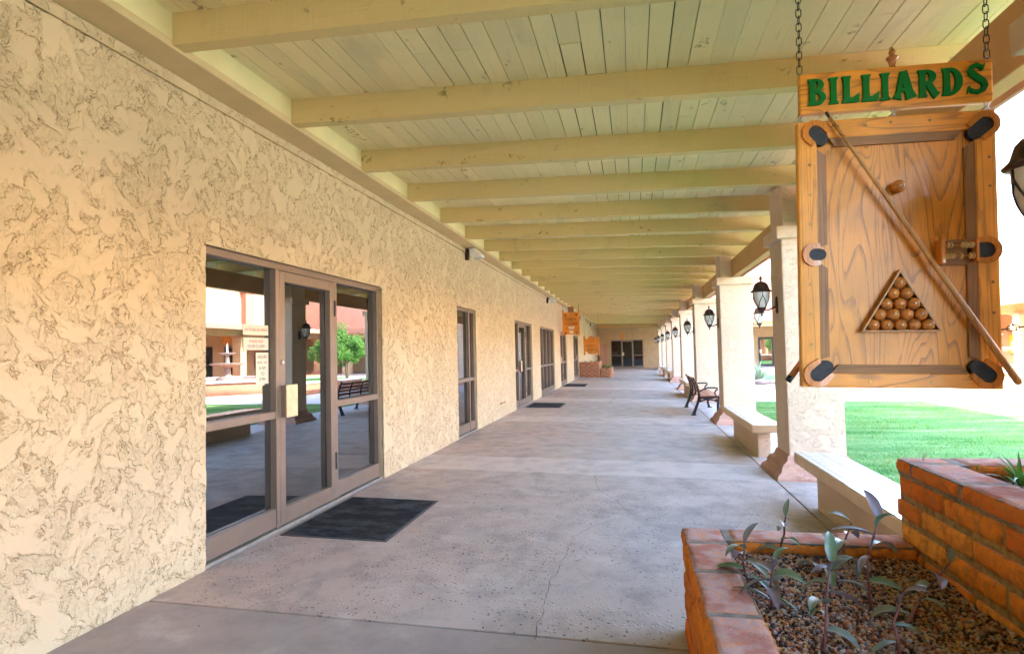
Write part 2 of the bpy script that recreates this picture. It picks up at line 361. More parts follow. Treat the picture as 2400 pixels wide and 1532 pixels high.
# ------------------------------------------------------------------ mesh helpers
class MB:
    def __init__(s): s.bm = bmesh.new(); s.mats = []
    def mi(s, m):
        if m is None: return 0
        if m not in s.mats: s.mats.append(m)
        return s.mats.index(m)
    def poly(s, pts, mat=None):
        vs = [s.bm.verts.new(p) for p in pts]
        try: f = s.bm.faces.new(vs); f.material_index = s.mi(mat); return f
        except ValueError: return None
    def hexa(s, c, mat=None, bev=0., seg=1):
        """c: 8 corners, bottom four counter-clockwise then top four"""
        t = bmesh.new() if bev else s.bm
        vs = [t.verts.new(p) for p in c]
        fs = []
        for q in ((3, 2, 1, 0), (4, 5, 6, 7), (0, 1, 5, 4), (1, 2, 6, 5), (2, 3, 7, 6), (3, 0, 4, 7)):
            f = t.faces.new([vs[i] for i in q]); f.material_index = s.mi(mat); fs.append(f)
        if bev:
            bmesh.ops.bevel(t, geom=t.edges[:], offset=bev, segments=seg, affect='EDGES', profile=.6)
            s.merge(t, s.mi(mat))
        return s
    def merge(s, t, mi=None):
        d = {}
        for v in t.verts: d[v] = s.bm.verts.new(v.co)
        for f in t.faces:
            try:
                g = s.bm.faces.new([d[v] for v in f.verts]); g.material_index = mi if mi is not None else f.material_index; g.smooth = f.smooth
            except ValueError: pass
        t.free()
    def box(s, x0, x1, y0, y1, z0, z1, mat=None, bev=0., seg=1, M4=None):
        c = [(x0, y0, z0), (x1, y0, z0), (x1, y1, z0), (x0, y1, z0), (x0, y0, z1), (x1, y0, z1), (x1, y1, z1), (x0, y1, z1)]
        if M4: c = [M4 @ Vector(p) for p in c]
        return s.hexa(c, mat, bev, seg)
    def tube(s, pts, r, n=8, mat=None, cap=True, closed=False, flat=1.):
        pts = [Vector(p) for p in pts]; N = len(pts)
        rs = r if hasattr(r, '__len__') else [r]*N
        rings = []; up = None
        for i, p in enumerate(pts):
            if closed: d = (pts[(i+1) % N]-pts[i-1])
            else: d = pts[min(i+1, N-1)]-pts[max(i-1, 0)]
            d.normalize()
            if up is None:
                up = Vector((0, 0, 1)) if abs(d.z) < .9 else Vector((1, 0, 0))
            a = d.cross(up)
            if a.length < 1e-6: a = d.orthogonal()
            a.normalize(); b = a.cross(d); b.normalize(); up = b
            rings.append([s.bm.verts.new(p+a*(rs[i]*cos(2*pi*k/n))+b*(rs[i]*flat*sin(2*pi*k/n))) for k in range(n)])
        m = s.mi(mat)
        for i in range(N if closed else N-1):
            A, B = rings[i], rings[(i+1) % N]
            for k in range(n):
                f = s.bm.faces.new((A[k], A[(k+1) % n], B[(k+1) % n], B[k])); f.material_index = m; f.smooth = True
        if cap and not closed:
            for q, rev in ((rings[0], True), (rings[-1], False)):
                f = s.bm.faces.new(q[::-1] if rev else q); f.material_index = m
        return s
    def lathe(s, prof, n=24, c=(0, 0, 0), mat=None, M4=None, ang0=0., sq=None):
        """prof: (r, z); sq: list of half-sizes instead of round"""
        m = s.mi(mat); rings = []
        for r, z in prof:
            if sq: pts = [(-r, -r*sq, z), (r, -r*sq, z), (r, r*sq, z), (-r, r*sq, z)]
            else: pts = [(r*cos(ang0+2*pi*k/n), r*sin(ang0+2*pi*k/n), z) for k in range(n)]
            ring = []
            for p in pts:
                v = Vector(p)
                if M4: v = M4 @ v
                ring.append(s.bm.verts.new(v+Vector(c)))
            rings.append(ring)
        nn = len(rings[0])
        for A, B in zip(rings, rings[1:]):
            for k in range(nn):
                f = s.bm.faces.new((A[k], A[(k+1) % nn], B[(k+1) % nn], B[k])); f.material_index = m; f.smooth = not sq
        f = s.bm.faces.new(rings[0][::-1]); f.material_index = m
        f = s.bm.faces.new(rings[-1]); f.material_index = m
        return s
    def strip(s, L, R, fn, d0, d1, mat=None, closed=False):
        """solid band between two outlines L and R (2-D), extruded d0..d1 through fn(u, v, d)"""
        m = s.mi(mat); n = len(L)
        v = [[s.bm.verts.new(fn(p[0], p[1], d)) for p in Q] for Q in (L, R) for d in (d0, d1)]
        L0, L1, R0, R1 = v
        for i in range(n if closed else n-1):
            j = (i+1) % n
            for q in ((L0[i], L0[j], R0[j], R0[i]), (L1[j], L1[i], R1[i], R1[j]), (L0[j], L0[i], L1[i], L1[j]), (R0[i], R0[j], R1[j], R1[i])):
                try: f = s.bm.faces.new(q); f.material_index = m
                except ValueError: pass
        if not closed:
            for i in (0, n-1):
                try: f = s.bm.faces.new((L0[i], R0[i], R1[i], L1[i])); f.material_index = m
                except ValueError: pass
        return s
    def prism(s, poly, fn, d0, d1, mat=None):
        m = s.mi(mat)
        A = [s.bm.verts.new(fn(p[0], p[1], d0)) for p in poly]; B = [s.bm.verts.new(fn(p[0], p[1], d1)) for p in poly]
        n = len(poly)
        for i in range(n):
            f = s.bm.faces.new((A[i], A[(i+1) % n], B[(i+1) % n], B[i])); f.material_index = m
        for q in (A[::-1], B):
            f = s.bm.faces.new(q); f.material_index = m
        return s
    def sphere(s, c, r, mat=None, seg=16, sc=(1, 1, 1)):
        t = bmesh.new(); bmesh.ops.create_uvsphere(t, u_segments=seg, v_segments=max(6, seg//2+2), radius=r)
        for v in t.verts: v.co = Vector((v.co.x*sc[0], v.co.y*sc[1], v.co.z*sc[2]))+Vector(c)
        for f in t.faces: f.smooth = True
        s.merge(t, s.mi(mat)); return s
    def build(s, name, mat=None, parent=None, smooth=None, world=True):
        me = bpy.data.meshes.new(name)
        bmesh.ops.recalc_face_normals(s.bm, faces=s.bm.faces[:])
        s.bm.to_mesh(me); s.bm.free()
        for m in ([M[k] if isinstance(k, str) else k for k in s.mats] or [M[mat]]): me.materials.append(m)
        if smooth:
            me.polygons.foreach_set('use_smooth', [True]*len(me.polygons)); me.set_sharp_from_angle(angle=radians(smooth))
        return link(name, me, parent, world)

def link(name, data, parent=None, world=True):
    o = bpy.data.objects.new(name, data); COL.objects.link(o)
    if parent is not None:
        o.parent = parent
        if world and parent.parent is None: o.matrix_parent_inverse = Matrix.Translation(-parent.location)
    return o
def tag(o, label=None, cat=None, group=None, kind=None):
    for k, v in (('label', label), ('category', cat), ('group', group), ('kind', kind)):
        if v: o[k] = v
    return o
def thing(name, loc, label, cat, group=None):
    o = bpy.data.objects.new(name, None); COL.objects.link(o); o.location = loc; o.empty_display_size = .1
    return tag(o, label, cat, group)
def dup(root, loc, label, rz=None):
    r = root.copy(); COL.objects.link(r); r.location = loc; r['label'] = label
    if rz is not None: r.rotation_euler.z = rz
    for ch in list(root.children):
        c = ch.copy(); COL.objects.link(c); c.parent = r
        for g in list(ch.children):
            d = g.copy(); COL.objects.link(d); d.parent = c
    return r
def np_mesh(name, V, F, mat, parent=None, smooth=False, world=True):
    V = np.ascontiguousarray(V, dtype=np.float32); F = np.ascontiguousarray(F, dtype=np.int32)
    me = bpy.data.meshes.new(name); k = F.shape[1]
    me.vertices.add(len(V)); me.vertices.foreach_set('co', V.ravel())
    me.loops.add(F.size); me.loops.foreach_set('vertex_index', F.ravel())
    me.polygons.add(len(F)); me.polygons.foreach_set('loop_start', np.arange(0, F.size, k, dtype=np.int32))
    try: me.polygons.foreach_set('loop_total', np.full(len(F), k, dtype=np.int32))
    except Exception: pass
    me.update(calc_edges=True); me.validate()
    if smooth: me.polygons.foreach_set('use_smooth', [True]*len(F))
    me.materials.append(M[mat])
    return link(name, me, parent, world)

FS = -0.0186
def fz(x): return FS*min(max(x, 0), 5.3)
XL, ZB = .2366, 3.1655
def rb(x): return ZB-.03*(x-XL)            # underside of the rafters
def YB(k): return 2.9127+(k-1)*1.2192
PP = [6.93+4.877*i for i in range(-3, 8)]  # front of each pillar plinth
PIL = list(range(-3, 8))
YEND = 47.5; YBACK = -9.0

# ------------------------------------------------------------------ ground
def ground():
    b = MB(); b.poly([(-600, -600, -.20), (600, -600, -.20), (600, 600, -.20), (-600, 600, -.20)])
    tag(b.build('ground', 'paving'), kind='structure')
    b = MB(); b.box(5.32, 25.4, -14, YEND-.05, -.19, -.155)
    tag(b.build('courtyard_paving', 'paving'), kind='structure')
    b = MB(); b.box(5.33, 19.5, 17.6+5.2, 27.2, -.15, -.145); 
    tag(b.build('gravel_bed', 'pgravel'), kind='stuff')
    b = MB(); b.box(5.33, 12.9, -13, 17.55, -.15, -.14)
    b.box(6.2, 19.3, 27.4, 39.5, -.15, -.14)
    tag(b.build('lawn', 'lawn'), kind='structure')
    # corridor slab: separate pours with open joints
    b = MB(); g = .0065
    b.box(0, 5.3, YBACK, YEND, -.35, -.165, 'joint')
    def slab(x0, x1, y0, y1, m):
        x0 += g; x1 -= g; y0 += g; y1 -= g
        t = [fz(x0), fz(x1)]
        b.hexa([(x0, y0, -.16), (x1, y0, -.16), (x1, y1, -.16), (x0, y1, -.16), (x0, y0, t[0]), (x1, y0, t[1]), (x1, y1, t[1]), (x0, y1, t[0])], m, .004)
    ys = []
    for i in PIL: ys += [PP[i+3]-.01, PP[i+3]+.945]
    ys = [YBACK]+[y for y in ys if YBACK < y < YEND]+[YEND]
    for k, (y0, y1) in enumerate(zip(ys, ys[1:])):
        wide = (y1-y0) > 1.5
        m = 'slab_pit' if (2.5 < y0 < 3.5) else ('slab_dark' if y0 < 2.5 else ('slab' if wide else 'slab_band'))
        slab(0, 4.238, y0, y1, m); slab(4.238, 5.3, y0, y1, 'slab')
    # cracks
    rr = random.Random(3)
    def crack(pts, w):
        P = []
        for (xa, ya), (xb, yb) in zip(pts, pts[1:]):
            n = max(2, int(math.hypot(xb-xa, yb-ya)/.045))
            for i in range(n):
                t = i/n; P.append((xa+(xb-xa)*t+rr.uniform(-.012, .012), ya+(yb-ya)*t+rr.uniform(-.008, .008)))
        P.append(pts[-1])
        for i in range(len(P)-1):
            (xa, ya), (xb, yb) = P[i], P[i+1]; dx, dy = xb-xa, yb-ya; L = math.hypot(dx, dy) or 1
            nx, ny = -dy/L*w*rr.uniform(.4, 1.2), dx/L*w*rr.uniform(.4, 1.2)
            b.poly([(xa-nx, ya-ny, fz(xa)+.0015), (xb-nx, yb-ny, fz(xb)+.0015), (xb+nx, yb+ny, fz(xb)+.0015), (xa+nx, ya+ny, fz(xa)+.0015)], 'joint')
    crack([(2.303, 6.915), (2.33, 6.5), (2.381, 6.18), (2.46, 6.0), (2.56, 5.82), (2.61, 5.6), (2.724, 5.32)], .0022)
    crack([(2.724, 5.32), (2.58, 5.16), (2.4, 4.9), (2.28, 4.62), (2.266, 4.22), (2.23, 3.7), (2.25, 2.96)], .0018)
    crack([(2.266, 4.22), (2.1, 4.33), (1.83, 4.35), (1.4, 4.37)], .0012)
    crack([(2.724, 5.32), (3.1, 5.15), (3.5, 5.1)], .0012)
    crack([(2.12, 16.4), (2.1, 16.7), (2.2, 17.3), (2.15, 17.6)], .006)
    tag(b.build('pavement'), kind='structure')
ground()

# ------------------------------------------------------------------ our building
BLD = thing('arcade_building', (0, 6, 0), "long tan stucco building whose beamed porch roof covers the walkway", "building")
OPEN = [(3.48, 6.32), (9.26, 10.44), (14.07, 16.5), (18.03, 21.3), (23.12, 25.3), (28.3, 30.7)]
HT = 2.134

def building():
    # near wall, dense so the trowel marks are real relief
    st = .0072; y0, y1, z0, z1 = 1.7, 9.26, -.02, 3.082
    ny, nz = int((y1-y0)/st)+1, int((z1-z0)/st)+1
    yy = np.linspace(y0, y1, ny); zz = np.linspace(z0, z1, nz)
    ka = np.argmin(abs(yy-3.48)); kb = np.argmin(abs(yy-6.32)); kz = np.argmin(abs(zz-HT))
    yy[ka] = 3.48; yy[kb] = 6.32; zz[kz] = HT
    Y, Z = np.meshgrid(yy, zz, indexing='ij')
    V = np.stack([np.zeros_like(Y), Y, Z], -1).reshape(-1, 3)
    i, j = np.meshgrid(np.arange(ny-1), np.arange(nz-1), indexing='ij')
    keep = ~((i >= ka) & (i < kb) & (j < kz)); i = i[keep]; j = j[keep]
    F = np.stack([i*nz+j, (i+1)*nz+j, (i+1)*nz+j+1, i*nz+j+1], -1)
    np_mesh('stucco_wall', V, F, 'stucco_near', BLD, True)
    # the rest of the wall with its openings, plus reveals
    b = MB()
    b.box(-.3, 0, YBACK, 1.7, -.05, 3.082)
    ed = [9.26]
    for a, c in OPEN[1:]: ed += [a, c]
    ed.append(YEND)
    for a, c in zip(ed[1::2], ed[2::2]+[None]):
        pass
    for k in range(len(OPEN)):
        a, c = OPEN[k]
        if k: b.box(-.3, 0, a, c, HT, 3.082)
        else: b.box(-.3, -.012, a+.001, c-.001, HT+.004, 3.082); b.box(-.3, -.012, 1.7, a, -.05, 3.082); b.box(-.3, -.012, c, 9.26, -.05, 3.082)
        nx = OPEN[k+1][0] if k+1 < len(OPEN) else YEND
        if k: b.box(-.3, 0, c, nx, -.05, 3.082)
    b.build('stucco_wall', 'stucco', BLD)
    b = MB()   # band over the reveal line and upper storey
    b.box(-.3, .012, YBACK, YEND, 3.09, 3.15); 
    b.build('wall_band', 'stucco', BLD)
    b = MB(); b.box(-9, -.32, YBACK, YEND, -.1, 3.3); b.box(-9, 0, YBACK, YEND+9, 3.5, 6.3)
    b.build('upper_storey', 'stucco_far', BLD)
    b = MB(); b.box(-9, .05, YBACK, YEND+9, 6.302, 6.55); b.box(-.2, .45, 11.93, 12.82, 3.6, 6.95, bev=.01)
    b.build('parapet', 'trim_pink', BLD)
    # ledge along the wall head
    b = MB()
    b.box(.0, XL, YBACK, YEND, 3.152, 3.20, 'soffit', .004)
    b.box(.02, XL-.003, YBACK, YEND, 3.201, 3.37, 'cream')
    b.build('wall_ledge', None, BLD)
    b = MB(); b.tube([(.020, .5, 3.083), (.020, 4, 3.081), (.018, 7, 3.084), (.02, 9.75, 3.083)], .006, 6); b.build('cable', 'soffit', BLD)
    # rafters
    rr = random.Random(5)
    for k in range(-7, 33):
        y = YB(k)+rr.uniform(-.004, .004); t = .092; d = .19
        dz = rr.uniform(-.003, .003)
        x0, x1 = XL, 4.95
        m = MB()
        N = 6
        xs = [x0+(x1-x0)*q/N for q in range(N+1)]
        off = [rr.uniform(-.0025, .0025) for _ in xs]
        prev = None
        vb = []
        for x, o in zip(xs, off):
            zb = rb(x)+dz+o
            vb.append([m.bm.verts.new(p) for p in ((x, y, zb), (x, y+t, zb), (x, y+t, rb(x)+d), (x, y, rb(x)+d))])
        for A, B in zip(vb, vb[1:]):
            for q in range(4): m.bm.faces.new((A[q], A[(q+1) % 4], B[(q+1) % 4], B[q]))
        m.bm.faces.new(vb[0]); m.bm.faces.new(vb[-1][::-1])
        m.build('rafter', 'rafter', BLD)
    # plank deck
    b = MB(); x = .05
    pw = .1365
    while x < 5.5:
        y = YBACK+rr.uniform(-3, 0)
        while y < YEND+.2:
            L = rr.uniform(2.6, 5.2); y2 = min(y+L, YEND+.25)
            g = rr.choice([.001, .002, .003, .005, .007, .009, .010])
            gy = .002
            zo = rr.uniform(-.0015, .0015); h = .022
            xa, xb = x+g*.5, x+pw-g*.5
            tw = rr.uniform(-.0012, .0012)
            c = []
            for zz_ in (0, h):
                for px, py in ((xa, y+gy), (xb, y+gy), (xb, y2-gy), (xa, y2-gy)):
                    c.append((px, py, rb(px)+.1905+zo+zz_+(tw if px == xa else -tw)))
            b.hexa(c, 'deck')
            y = y2
        x += pw
    b.build('plank_ceiling', None, BLD)
    b = MB()
    b.hexa([(.0, YBACK-2, rb(0)+.216), (5.55, YBACK-2, rb(5.55)+.216), (5.55, YEND+.3, rb(5.55)+.216), (0, YEND+.3, rb(0)+.216),
            (.0, YBACK-2, rb(0)+.30), (5.55, YBACK-2, rb(5.55)+.30), (5.55, YEND+.3, rb(5.55)+.30), (0, YEND+.3, rb(0)+.30)])
    b.build('roof_cover', 'dark', BLD)
    b = MB(); b.box(5.465, 5.51, YBACK, YEND, 3.115, 3.31, bev=.004); b.build('fascia', 'trim_pink', BLD)
    # header on the pillars
    b = MB()
    b.box(4.655, 4.775, YBACK, 41.2, 2.702, rb(4.7)+.008, bev=.006)
    b.box(.24, 4.655, 41.26, 41.42, 2.84, rb(2)+.0, bev=.006)
    b.build('header_beam', 'header', BLD)
    # pillars
    hx = .455
    for i in PIL:
        yp = PP[i+3]; cx, cy = 4.70, yp+.435; z0 = fz(4.7)
        sh = MB(); c = .29
        sh.box(cx-c, cx+c, cy-c+.005, cy+c, z0, 2.56, bev=.018, seg=2)
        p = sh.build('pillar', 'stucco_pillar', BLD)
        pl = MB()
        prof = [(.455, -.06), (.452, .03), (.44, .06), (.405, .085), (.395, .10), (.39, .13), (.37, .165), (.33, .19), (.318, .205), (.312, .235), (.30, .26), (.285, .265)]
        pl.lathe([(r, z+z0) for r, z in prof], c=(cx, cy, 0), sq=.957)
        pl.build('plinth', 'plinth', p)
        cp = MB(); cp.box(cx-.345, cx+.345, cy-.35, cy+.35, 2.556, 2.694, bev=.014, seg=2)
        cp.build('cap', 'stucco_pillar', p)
        sb = MB(); sb.box(4.43, 4.652, cy-.28, cy+.28, 2.69, rb(4.55)+.16, bev=.01)
        sb.build('stub', 'stucco_pillar', p)
    # far end wall of the walkway
    b = MB()
    b.box(-.3, 1.03, YEND, YEND+.3, -.2, 3.5); b.box(3.5, 26, YEND, YEND+.3, -.2, 3.5); b.box(1.03, 3.5, YEND, YEND+.3, 2.12, 3.5)
    b.build('end_wall', 'stucco_far', BLD)
    b = MB(); b.box(-.3, 5.3, YBACK-.3, YBACK, -.2, 3.5); b.build('back_wall', 'stucco_far', BLD)
building()

def storefront(name, a, c, zt, panels, X=0., ax='X', parent=BLD, rec=.035, glass='glass', mid=(.882, .942), notices=False, frame='bronze', wash=0.):
    """panels: list of (start, end, kind) along the wall, kind 'fix' / 'door' / 'tall'. ax 'X': on our wall; 'Y': on the end wall; 'O': on the wall opposite"""
    def B(b, u0, u1, d0, d1, z0, z1, mat, bev=.003):
        # d: depth, 0 = wall face, negative = inward
        if ax == 'X': b.box(X+d0, X+d1, u0, u1, z0, z1, mat, bev)
        elif ax == 'Y': b.box(u0, u1, X-d1, X-d0, z0, z1, mat, bev)
        else: b.box(X-d1, X-d0, u0, u1, z0, z1, mat, bev)
    zb = fz(0) if ax == 'X' else -.09
    t = .05; f0, f1 = -rec-.075, -rec
    b = MB()
    B(b, a, c, f0, f1, zt-.055, zt-.001, frame)
    B(b, a, a+t, f0, f1, zb, zt-.055, frame); B(b, c-t, c, f0, f1, zb, zt-.055, frame)
    B(b, a+.002, c-.002, f0-.01, f1+.028, zb-.02, zb+.02, 'alu', .004)
    for k, (u0, u1, kind) in enumerate(panels):
        if k: B(b, u0-.028, u0+.022, f0+.002, f1+.004, zb+.02, zt-.055, frame)
    P = b.build(name, None, parent)
    for k, (u0, u1, kind) in enumerate(panels):
        u0 = u0+.022 if k else a+t; u1 = u1-.028 if k < len(panels)-1 else c-t
        gd = -rec-.05
        g = MB(); B(g, u0, u1, gd-.006, gd, zb+.05, zt-.056, glass, 0); g.build('glass_pane', None, P)
        q = MB()
        if kind == 'door':
            s = .075
            B(q, u0, u0+s, gd+.001, f1+.006, zb+.026, zt-.06, frame); B(q, u1-s-.01, u1, gd+.001, f1+.006, zb+.026, zt-.06, frame)
            B(q, u0+s, u1-s-.01, gd+.001, f1+.005, zt-.145, zt-.06, frame); B(q, u0+s, u1-s-.01, gd+.001, f1+.005, zb+.026, zb+.155, frame)
            B(q, u1-.012, u1+.01, f1+.004, f1+.016, 1.75, 1.90, 'black'); B(q, u1-.012, u1+.01, f1+.004, f1+.016, .30, .46, 'black')
            q.build('door_leaf', None, P)
            h = MB()
            B(h, u0+.005, u0+.165, f1+.052, f1+.062, .885, 1.145, 'brass', .002)
            for e in range(5): B(h, u0+.004+.011*e, u0+.011+.011*e, f1+.006, f1+.0515, .888, 1.142, 'bronze', .001)
            h.build('door_handle', None, P)
            h = MB()
            for e in range(10):
                pass
            if ax == 'X': h.lathe([(.017, 0), (.017, .008), (.012, .012)], 16, (f1+.006+X, u0+.03, 1.33), 'alu', Matrix.Rotation(pi/2, 4, 'Y'))
            else: h.lathe([(.017, 0), (.017, .008)], 12, (u0+.03, X+.05, 1.33), 'alu', Matrix.Rotation(pi/2, 4, 'X'))
            h.build('lock', None, P)
        elif kind == 'fix':
            B(q, u0, u1, gd+.001, f1-.002, mid[0], mid[1], frame); q.build('middle_rail', None, P)
            q = MB(); B(q, u0, u1, gd+.001, f1-.002, zb+.03, zb+.175, frame); q.build('bottom_rail', None, P)
        else:
            B(q, u0, u1, gd+.001, f1-.002, zb+.03, zb+.175, frame); q.build('glazing_bar', None, P)
    return P, (f1, -rec-.05)

def text_mesh(body, size, mat, name, parent, M4, ext=.001, align='CENTER'):
    cu = bpy.data.curves.new('lettering', 'FONT'); cu.body = body; cu.size = size; cu.extrude = ext; cu.align_x = align; cu.align_y = 'CENTER'
    to = bpy.data.objects.new('tmp', cu); COL.objects.link(to)
    dg = bpy.context.evaluated_depsgraph_get(); dg.update()
    me = bpy.data.meshes.new_from_object(to.evaluated_get(dg)); me.transform(M4)
    bpy.data.objects.remove(to); bpy.data.curves.remove(cu)
    me.materials.clear(); me.materials.append(M[mat])
    return link(name, me, parent)
WALLM = Matrix(((0, 0, 1, 0), (1, 0, 0, 0), (0, 1, 0, 0), (0, 0, 0, 1)))   # text facing +X, running along +Y

P, (f1, gd) = storefront('storefront_door', 3.48, 6.32, HT, [(3.48, 4.355, 'fix'), (4.355, 5.315, 'door'), (5.315, 6.32, 'fix')])
def notices():
    # paper notices stuck to the first pane beside the door
    for (y0, y1, z0, z1, lines) in ((3.985, 4.30, 1.545, 1.625, ["NO FOOD OR DRINK"]), (3.99, 4.30, 1.43, 1.525, ["PLEASE KEEP", "DOOR CLOSED"]), (4.14, 4.30, 1.165, 1.41, ["HOURS", "MON - SAT", "8 AM", "TO", "9 PM"])):
        b = MB(); b.box(gd+.0005, gd+.002, y0, y1, z0, z1); n = b.build('notice', 'paper', P)
        dz = (z1-z0)/(len(lines)+.6)
        for i, t in enumerate(lines):
            sz = min(dz*.85, (y1-y0)/max(4, len(t))*1.45)
            text_mesh(t, sz, 'ink' if i == 0 and len(lines) < 3 else 'inkdark', 'notice_lettering', P, Matrix.Translation((gd+.0028, (y0+y1)/2, z1-dz*(i+.8))) @ WALLM, .0002)
notices()
storefront('window', 9.26, 10.44, HT, [(9.26, 10.1, 'fix'), (10.1, 10.44, 'fix')])
storefront('storefront_door', 14.07, 16.5, HT, [(14.07, 14.62, 'fix'), (14.62, 15.66, 'door'), (15.66, 16.5, 'fix')])
storefront('window', 18.03, 21.3, HT, [(18.03, 18.8, 'fix'), (18.8, 19.6, 'fix'), (19.6, 20.45, 'fix'), (20.45, 21.3, 'fix')])
storefront('storefront_door', 23.12, 25.3, HT, [(23.12, 24.15, 'door'), (24.15, 25.3, 'fix')])
storefront('storefront_door', 28.3, 30.7, HT, [(28.3, 29.5, 'fix'), (29.5, 30.7, 'door')])
storefront('storefront_door', 1.03, 3.5, 2.12, [(1.03, 1.85, 'fix'), (1.85, 2.75, 'door'), (2.75, 3.5, 'fix')], X=YEND, ax='Y', rec=.05, glass='glassdark')

# ------------------------------------------------------------------ courtyard buildings
def lantern_proto():
    t = thing('wall_lantern', (0, 0, 0), "x", "wall lamp", "bronze wall lanterns on the pillars")
    b = MB(); b.lathe([(.0, -.098), (.022, -.096), (.036, -.07), (.04, 0), (.036, .07), (.022, .096), (0, .098)][1:-1], 20, (0, 0, 0), 'copper')
    for v in b.bm.verts: v.co.x = v.co.x*.45
    b.build('backplate', None, t, 50, False)
    b = MB(); b.tube([(-.012, 0, -.02), (-.05, 0, -.035), (-.09, 0, -.055), (-.13, 0, -.055), (-.165, 0, -.045)], [.013, .011, .009, .008, .008], 8, 'copper')
    b.build('arm', None, t, None, False)
    b = MB(); b.lathe([(.008, -.125), (.014, -.112), (.008, -.10), (.010, -.088), (.026, -.075), (.040, -.05), (.052, -.028), (.054, -.022)], 20, (-.165, 0, 0), 'copper')
    b.build('cup', None, t, 40, False)
    b = MB(); b.lathe([(.05, -.022), (.068, .02), (.083, .07), (.0885, .12), (.0885, .158)], 24, (-.165, 0, 0), 'frost'); b.build('glass_shade', None, t, 60, False)
    b = MB(); prof = [(.05, -.022), (.068, .02), (.083, .07), (.0885, .12), (.0885, .158)]
    def rad(z):
        for (r0, a), (r1, c) in zip(prof, prof[1:]):
            if a <= z <= c: return r0+(r1-r0)*(z-a)/(c-a)
        return prof[-1][0]
    for k in range(4):
        for sg in (-1, 1):
            pts = []
            for q in range(9):
                u = q/8; z = -.022+.18*u; an = k*pi/2+pi/4+sg*(pi/4)*min(1, (u*1.35))**1.0*1.0
                pts.append((-.165+(rad(z)+.002)*cos(an), (rad(z)+.002)*sin(an), z))
            b.tube(pts, .0045, 6, 'copper')
    b.build('cage', None, t, None, False)
    b = MB(); b.lathe([(.10, .152), (.113, .158), (.1155, .164), (.102, .176), (.09, .19), (.084, .21), (.074, .24), (.055, .262), (.03, .274), (.012, .28), (.008, .29), (.014, .30), (.017, .315), (.011, .328), (.004, .345)], 24, (-.165, 0, 0), 'copper')
    b.build('roof', None, t, 50, False)
    return t
LANT = lantern_proto()
_used = [False]
def lantern(loc, rz, label):
    if not _used[0]:
        _used[0] = True; LANT.location = loc; LANT.rotation_euler.z = rz; LANT['label'] = label; return LANT
    return dup(LANT, loc, label, rz)
ORD = ["nearest", "second", "third", "fourth", "fifth", "sixth", "seventh", "farthest"]
lantern((4.405, 6.93+.435, 1.843), 0, "bronze wall lantern on the walkway side of the pillar behind the billiards sign")
lantern((4.405, 2.053+.435, 1.843), 0, "bronze wall lantern cut off by the right edge beside the billiards sign")
for i in range(1, 8):
    lantern((4.405, PP[i+3]+.435, 1.843), 0, ["", "bronze wall lantern on the walkway side of the pillar by the slatted bench's near end", "bronze wall lantern on the pillar just past the slatted bench", "bronze wall lantern on the fourth walkway pillar, fifth from the far end", "bronze wall lantern on the fifth walkway pillar, fourth from the far end", "bronze wall lantern on the sixth walkway pillar, third from the far end", "bronze wall lantern on the seventh walkway pillar, second from the far end", "bronze wall lantern on the very last pillar, smallest against the end wall"][i])
lantern((4.995, 6.93+.435, 1.843), pi, "bronze wall lantern on the courtyard side of the pillar behind the billiards sign")
lantern((4.995, 11.807+.435, 1.843), pi, "bronze wall lantern on the courtyard side of the second pillar, above the agave")

